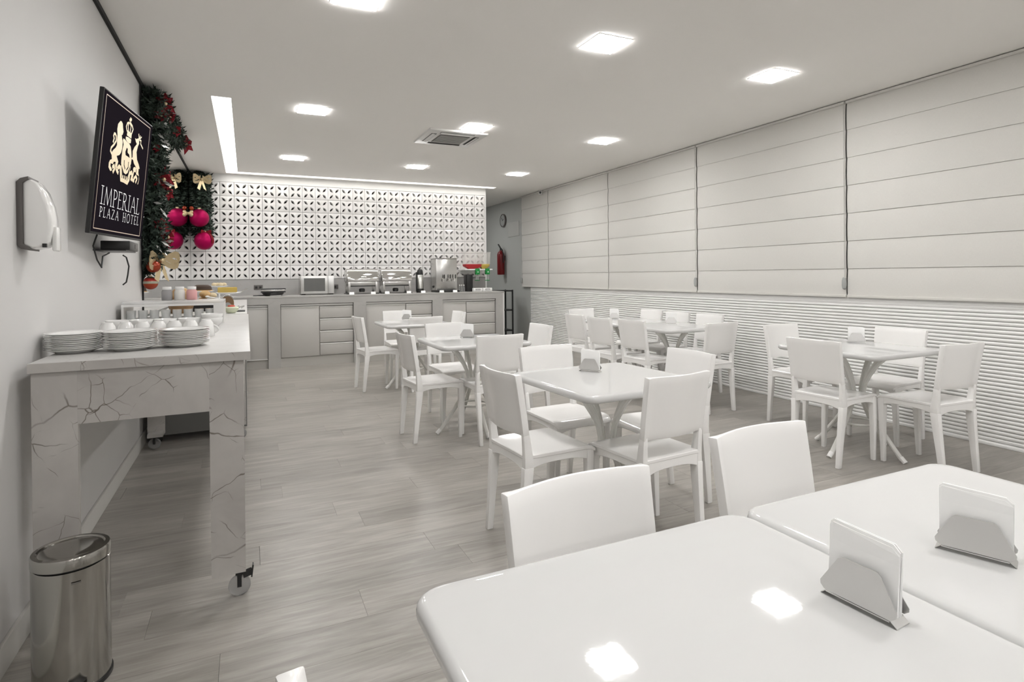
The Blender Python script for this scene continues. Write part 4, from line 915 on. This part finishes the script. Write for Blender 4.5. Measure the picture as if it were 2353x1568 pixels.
MB().lathe([(.052, .275), (.05, .31), (.045, .35), (.032, .372), (.001, .378)], 24).obj('pump_top', 'black', th); MB().box(-.068, -.05, -.014, .014, .02, .33).obj('handle', 'black', th, bevel=.005)
ur = thing('drink_dispenser', 'tall steel drink dispenser with three black-handled taps', 'dispenser', (3.70, 9.04, tp))
MB().box(-.18, .18, -.13, .18, .03, .545).obj('tank', 'steel', ur, bevel=.012); MB().box(-.17, .19, -.22, .18, 0, .03).obj('drip_tray', 'black', ur, bevel=.004); MB().box(-.19, .19, -.14, .19, .545, .556).obj('lid', 'steel', ur, bevel=.003)
for x in (-.07, .11): MB().sphere((x, -.02, .566), .018, 10, 8).obj('lid_knob', 'black', ur)
for x in (-.075, .025, .115):
    tpb = MB().tube([(x, -.12, .215), (x, -.175, .22), (x, -.185, .17)], [.014, .014, .009], 10).obj('tap', 'chrome', ur); MB().obox((x + .018, -.18, .255), (.009, 0, .004), (0, .009, 0), (0, 0, .032)).obj('tap_lever', 'black', tpb, bevel=.003)
MB().sphere((-.185, 0, .09), .02, 8, 6).obj('side_knob', 'black', ur)
for k in range(3):
    o = thing('sweetener_bottle', ['small clear bottle beside the drink dispenser, leftmost of three', 'middle one of three small clear bottles', 'small clear bottle nearest the dark canister'][k], 'bottle', (3.945 + .038 * k, 8.98, tp), 0, 'small bottles beside the drink dispenser')
    MB().lathe([(.001, 0), (.015, 0), (.016, .06), (.008, .085), (.008, .095)], 14).obj('bottle_body', 'fog', o); MB().lathe([(.010, .095), (.010, .118), (.001, .12)], 12).obj('cap', 'ceramic', o)
tag(MB().box(4.075, 4.185, 8.98, 9.14, tp, tp + .285).obj('dark_canister', 'blackmetal', bevel=.012), 'dark upright canister beneath the cereal dispensers', 'canister')
# wall cereal dispenser
cdp = thing('cereal_dispenser', 'twin clear cereal dispenser with green spouts on a white bracket', 'dispenser', (4.38, 9.22, 1.38))
MB().box(-.27, .24, -.05, .30, .0, .022).box(-.22, .2, .27, .316, -.06, .12).obj('bracket', 'ceramic', cdp, bevel=.004)
for sx, mcol in ((-.09, 'juicered'), (.12, 'juiceyel')):
    w1, w2 = (.16, .10) if sx < 0 else (.085, .05)
    def rr(w, d, z, cx=0, cy=.06): return [(sx - w + cx, cy - d, z), (sx + w + cx, cy - d, z), (sx + w + cx, cy + d, z), (sx - w + cx, cy + d, z)]
    hp = MB().loft([rr(w2 * .6, .035, .015), rr(w1 * .93, .075, .07), rr(w1 * .95, .08, .105)]).obj('cereal', mcol, cdp, bevel=.003)
    MB().loft([rr(w1, .085, .105), rr(w1 + .006, .09, .30)], caps=False).obj('hopper', 'haze', cdp, smooth=False)
    MB().loft([rr(w1 + .01, .095, .296), rr(w1 + .01, .095, .312)]).obj('hopper_lid', 'haze', cdp, smooth=False)
    xs = sx + (.045 if sx < 0 else .02)
    gs = MB().box(xs - .035, xs + .035, -.09, -.02, -.075, .03).obj('spout', 'green', cdp, bevel=.006)
    MB().tube([(xs - .012, -.055, -.075), (xs - .012, -.055, -.165)], .006, 8).tube([(xs + .016, -.055, -.075), (xs + .016, -.055, -.165)], .006, 8).obj('stem', 'greywall', gs)
    MB().lathe([(.001, -.18), (.045, -.18), (.047, -.172), (.001, -.165)], 18, (xs, -.055, 0)).obj('push_disc', 'green', gs)
    MB().add([(xs - .012, -.0915, -.04), (xs + .012, -.0915, -.04), (xs, -.0915, -.012)], [(0, 1, 2)]).obj('spout_mark', 'ceramic', gs, smooth=False)
for k, x in enumerate((4.25, 4.425)):
    o = thing('cutlery_box', ['white lidded box left of its twin at the counter end', 'white lidded box at the very end of the counter'][k], 'box', (x, 8.98, tp), 0, 'white boxes at the counter end')
    MB().box(-.082, .082, -.06, .06, 0, .058).obj('box_body', 'ceramic', o, bevel=.006); MB().box(-.04, .04, -.064, -.058, .02, .042).obj('tag', 'greyplastic', o, smooth=False); MB().box(-.034, .034, -.066, -.063, .024, .034).obj('tag_print', 'ceramic', o, smooth=False)
for k, (x, lab) in enumerate(((2.17, 'white name card at the left foot of the first chafing dish'), (2.49, 'white name card at the right foot of the first chafing dish'), (2.70, 'white name card at the left foot of the second chafing dish'), (3.04, 'white name card at the right foot of the second chafing dish'), (3.27, 'white name card before the thermos flask'), (3.575, 'white name card at the left of the drink dispenser'), (3.80, 'white name card at the right of the drink dispenser'))):
    o = MB().prism([(-.02, 0), (.02, 0), (0, .036)], lambda u, v, w: (x + w, 8.79 + u, tp + v), -.034, .034).obj('name_card', 'paper', smooth=False); tag(o, lab, 'card', 'white name cards on the counter')
# ------------------------------------------------------------------ passage: clock, extinguisher, reflection patch, cameras, trolley
PX = RW + .02
ckk = thing('wall_clock', 'round grey wall clock high on the passage wall', 'clock', (PX, 11.12, 2.45))
MB().lathe([(.001, 0), (.135, 0), (.14, -.01), (.14, -.035), (.125, -.04), (.12, -.03), (.001, -.03)], 32, (0, 0, 0), 'x').obj('rim', 'greyplastic', ckk, angle=50)
MB().lathe([(.001, -.031), (.119, -.031), (.119, -.033), (.001, -.033)], 32, (0, 0, 0), 'x').obj('dial', 'clockface', ckk)
MB().obox((-.036, .02, .03), (.001, 0, 0), (0, .03, .035), (0, .004, -.004)).obox((-.036, -.03, .01), (.001, 0, 0), (0, .04, -.015), (0, .003, .004)).obj('hands', 'black', ckk, smooth=False)
fe = thing('fire_extinguisher', 'red fire extinguisher hung on the grey passage wall', 'fire extinguisher', (PX - .095, 11.09, 1.30))
MB().lathe([(.001, 0), (.07, 0), (.078, .015), (.078, .42), (.06, .475), (.03, .50), (.03, .515), (.001, .515)], 24).obj('cylinder', 'red', fe, angle=50)
MB().lathe([(.0785, .16), (.0785, .34)], 24, caps=False).obj('label_band', 'label', fe) if False else MB().add([(-.0788 * math.cos(a) if False else .0788 * math.cos(a), .0788 * math.sin(a), z) for z in (.16, .36) for a in [PI * .75 + k * .12 for k in range(6)]], [(k, k + 1, k + 7, k + 6) for k in range(5)]).obj('paper_label', 'label', fe)
vl = MB().tube([(0, 0, .51), (0, 0, .57)], .02, 10).obj('valve', 'black', fe); MB().obox((-.02, .03, .61), (.012, 0, 0), (0, .05, .035), (0, -.005, .008)).obj('lever', 'black', vl, smooth=False)
MB().tube([(0, -.02, .55), (0, -.09, .52), (.01, -.12, .42), (.01, -.10, .25)], .011, 8).obj('hose', 'black', fe)
MB().box(.06, .095, -.03, .03, .3, .4).obj('wall_hook', 'greyplastic', fe, smooth=False)
tag(MB().box(PX - .012, PX, 10.37, 10.90, 2.08, 2.38).obj('reflection_patch', 'patch_and_chain', bevel=.003), 'pale thin panel painting a light reflection on the passage wall beside the clock', 'reflection')  # added pale slab imitating a light reflection on the wall
def camera_(loc, lab, rz):
    t = thing('security_camera', lab, 'security camera', loc, rz, 'small security cameras')
    MB().lathe([(.001, .0), (.035, .0), (.035, -.018), (.02, -.03), (.001, -.03)], 18).obj('mount', 'ceramic', t, angle=50); h = MB().box(-.03, .03, -.055, .035, -.085, -.03).obj('housing', 'ceramic', t, bevel=.012)
    MB().lathe([(.001, -.058), (.02, -.058), (.022, -.054), (.001, -.05)], 14, (0, 0, -.057), 'y').obj('lens', 'black', h)
camera_((RW - .07, 9.27, RH), 'small white security camera at the ceiling over the far blinds', -.6)
camera_((RW - .08, 11.95, RH), 'tiny white security camera at the far end of the passage', -.6)
tl = thing('metal_trolley', 'dark metal shelf trolley behind the white end of the counter', 'trolley', (5.2, 10.42, 0))
for sx in (-.3, .3):
    for sy in (-.17, .17):
        ps = MB().box(sx - .012, sx + .012, sy - .012, sy + .012, .05, 1.0).obj('post', 'blackmetal', tl, smooth=False); MB().lathe([(.006, -.012), (.026, -.012), (.026, .012), (.006, .012)], 14, (sx, sy, .027), 'x').obj('wheel', 'black', ps)
for z in (.20, .60, .98): MB().box(-.31, .31, -.18, .18, z - .012, z + .012).obj('shelf', 'blackmetal', tl, bevel=.003)
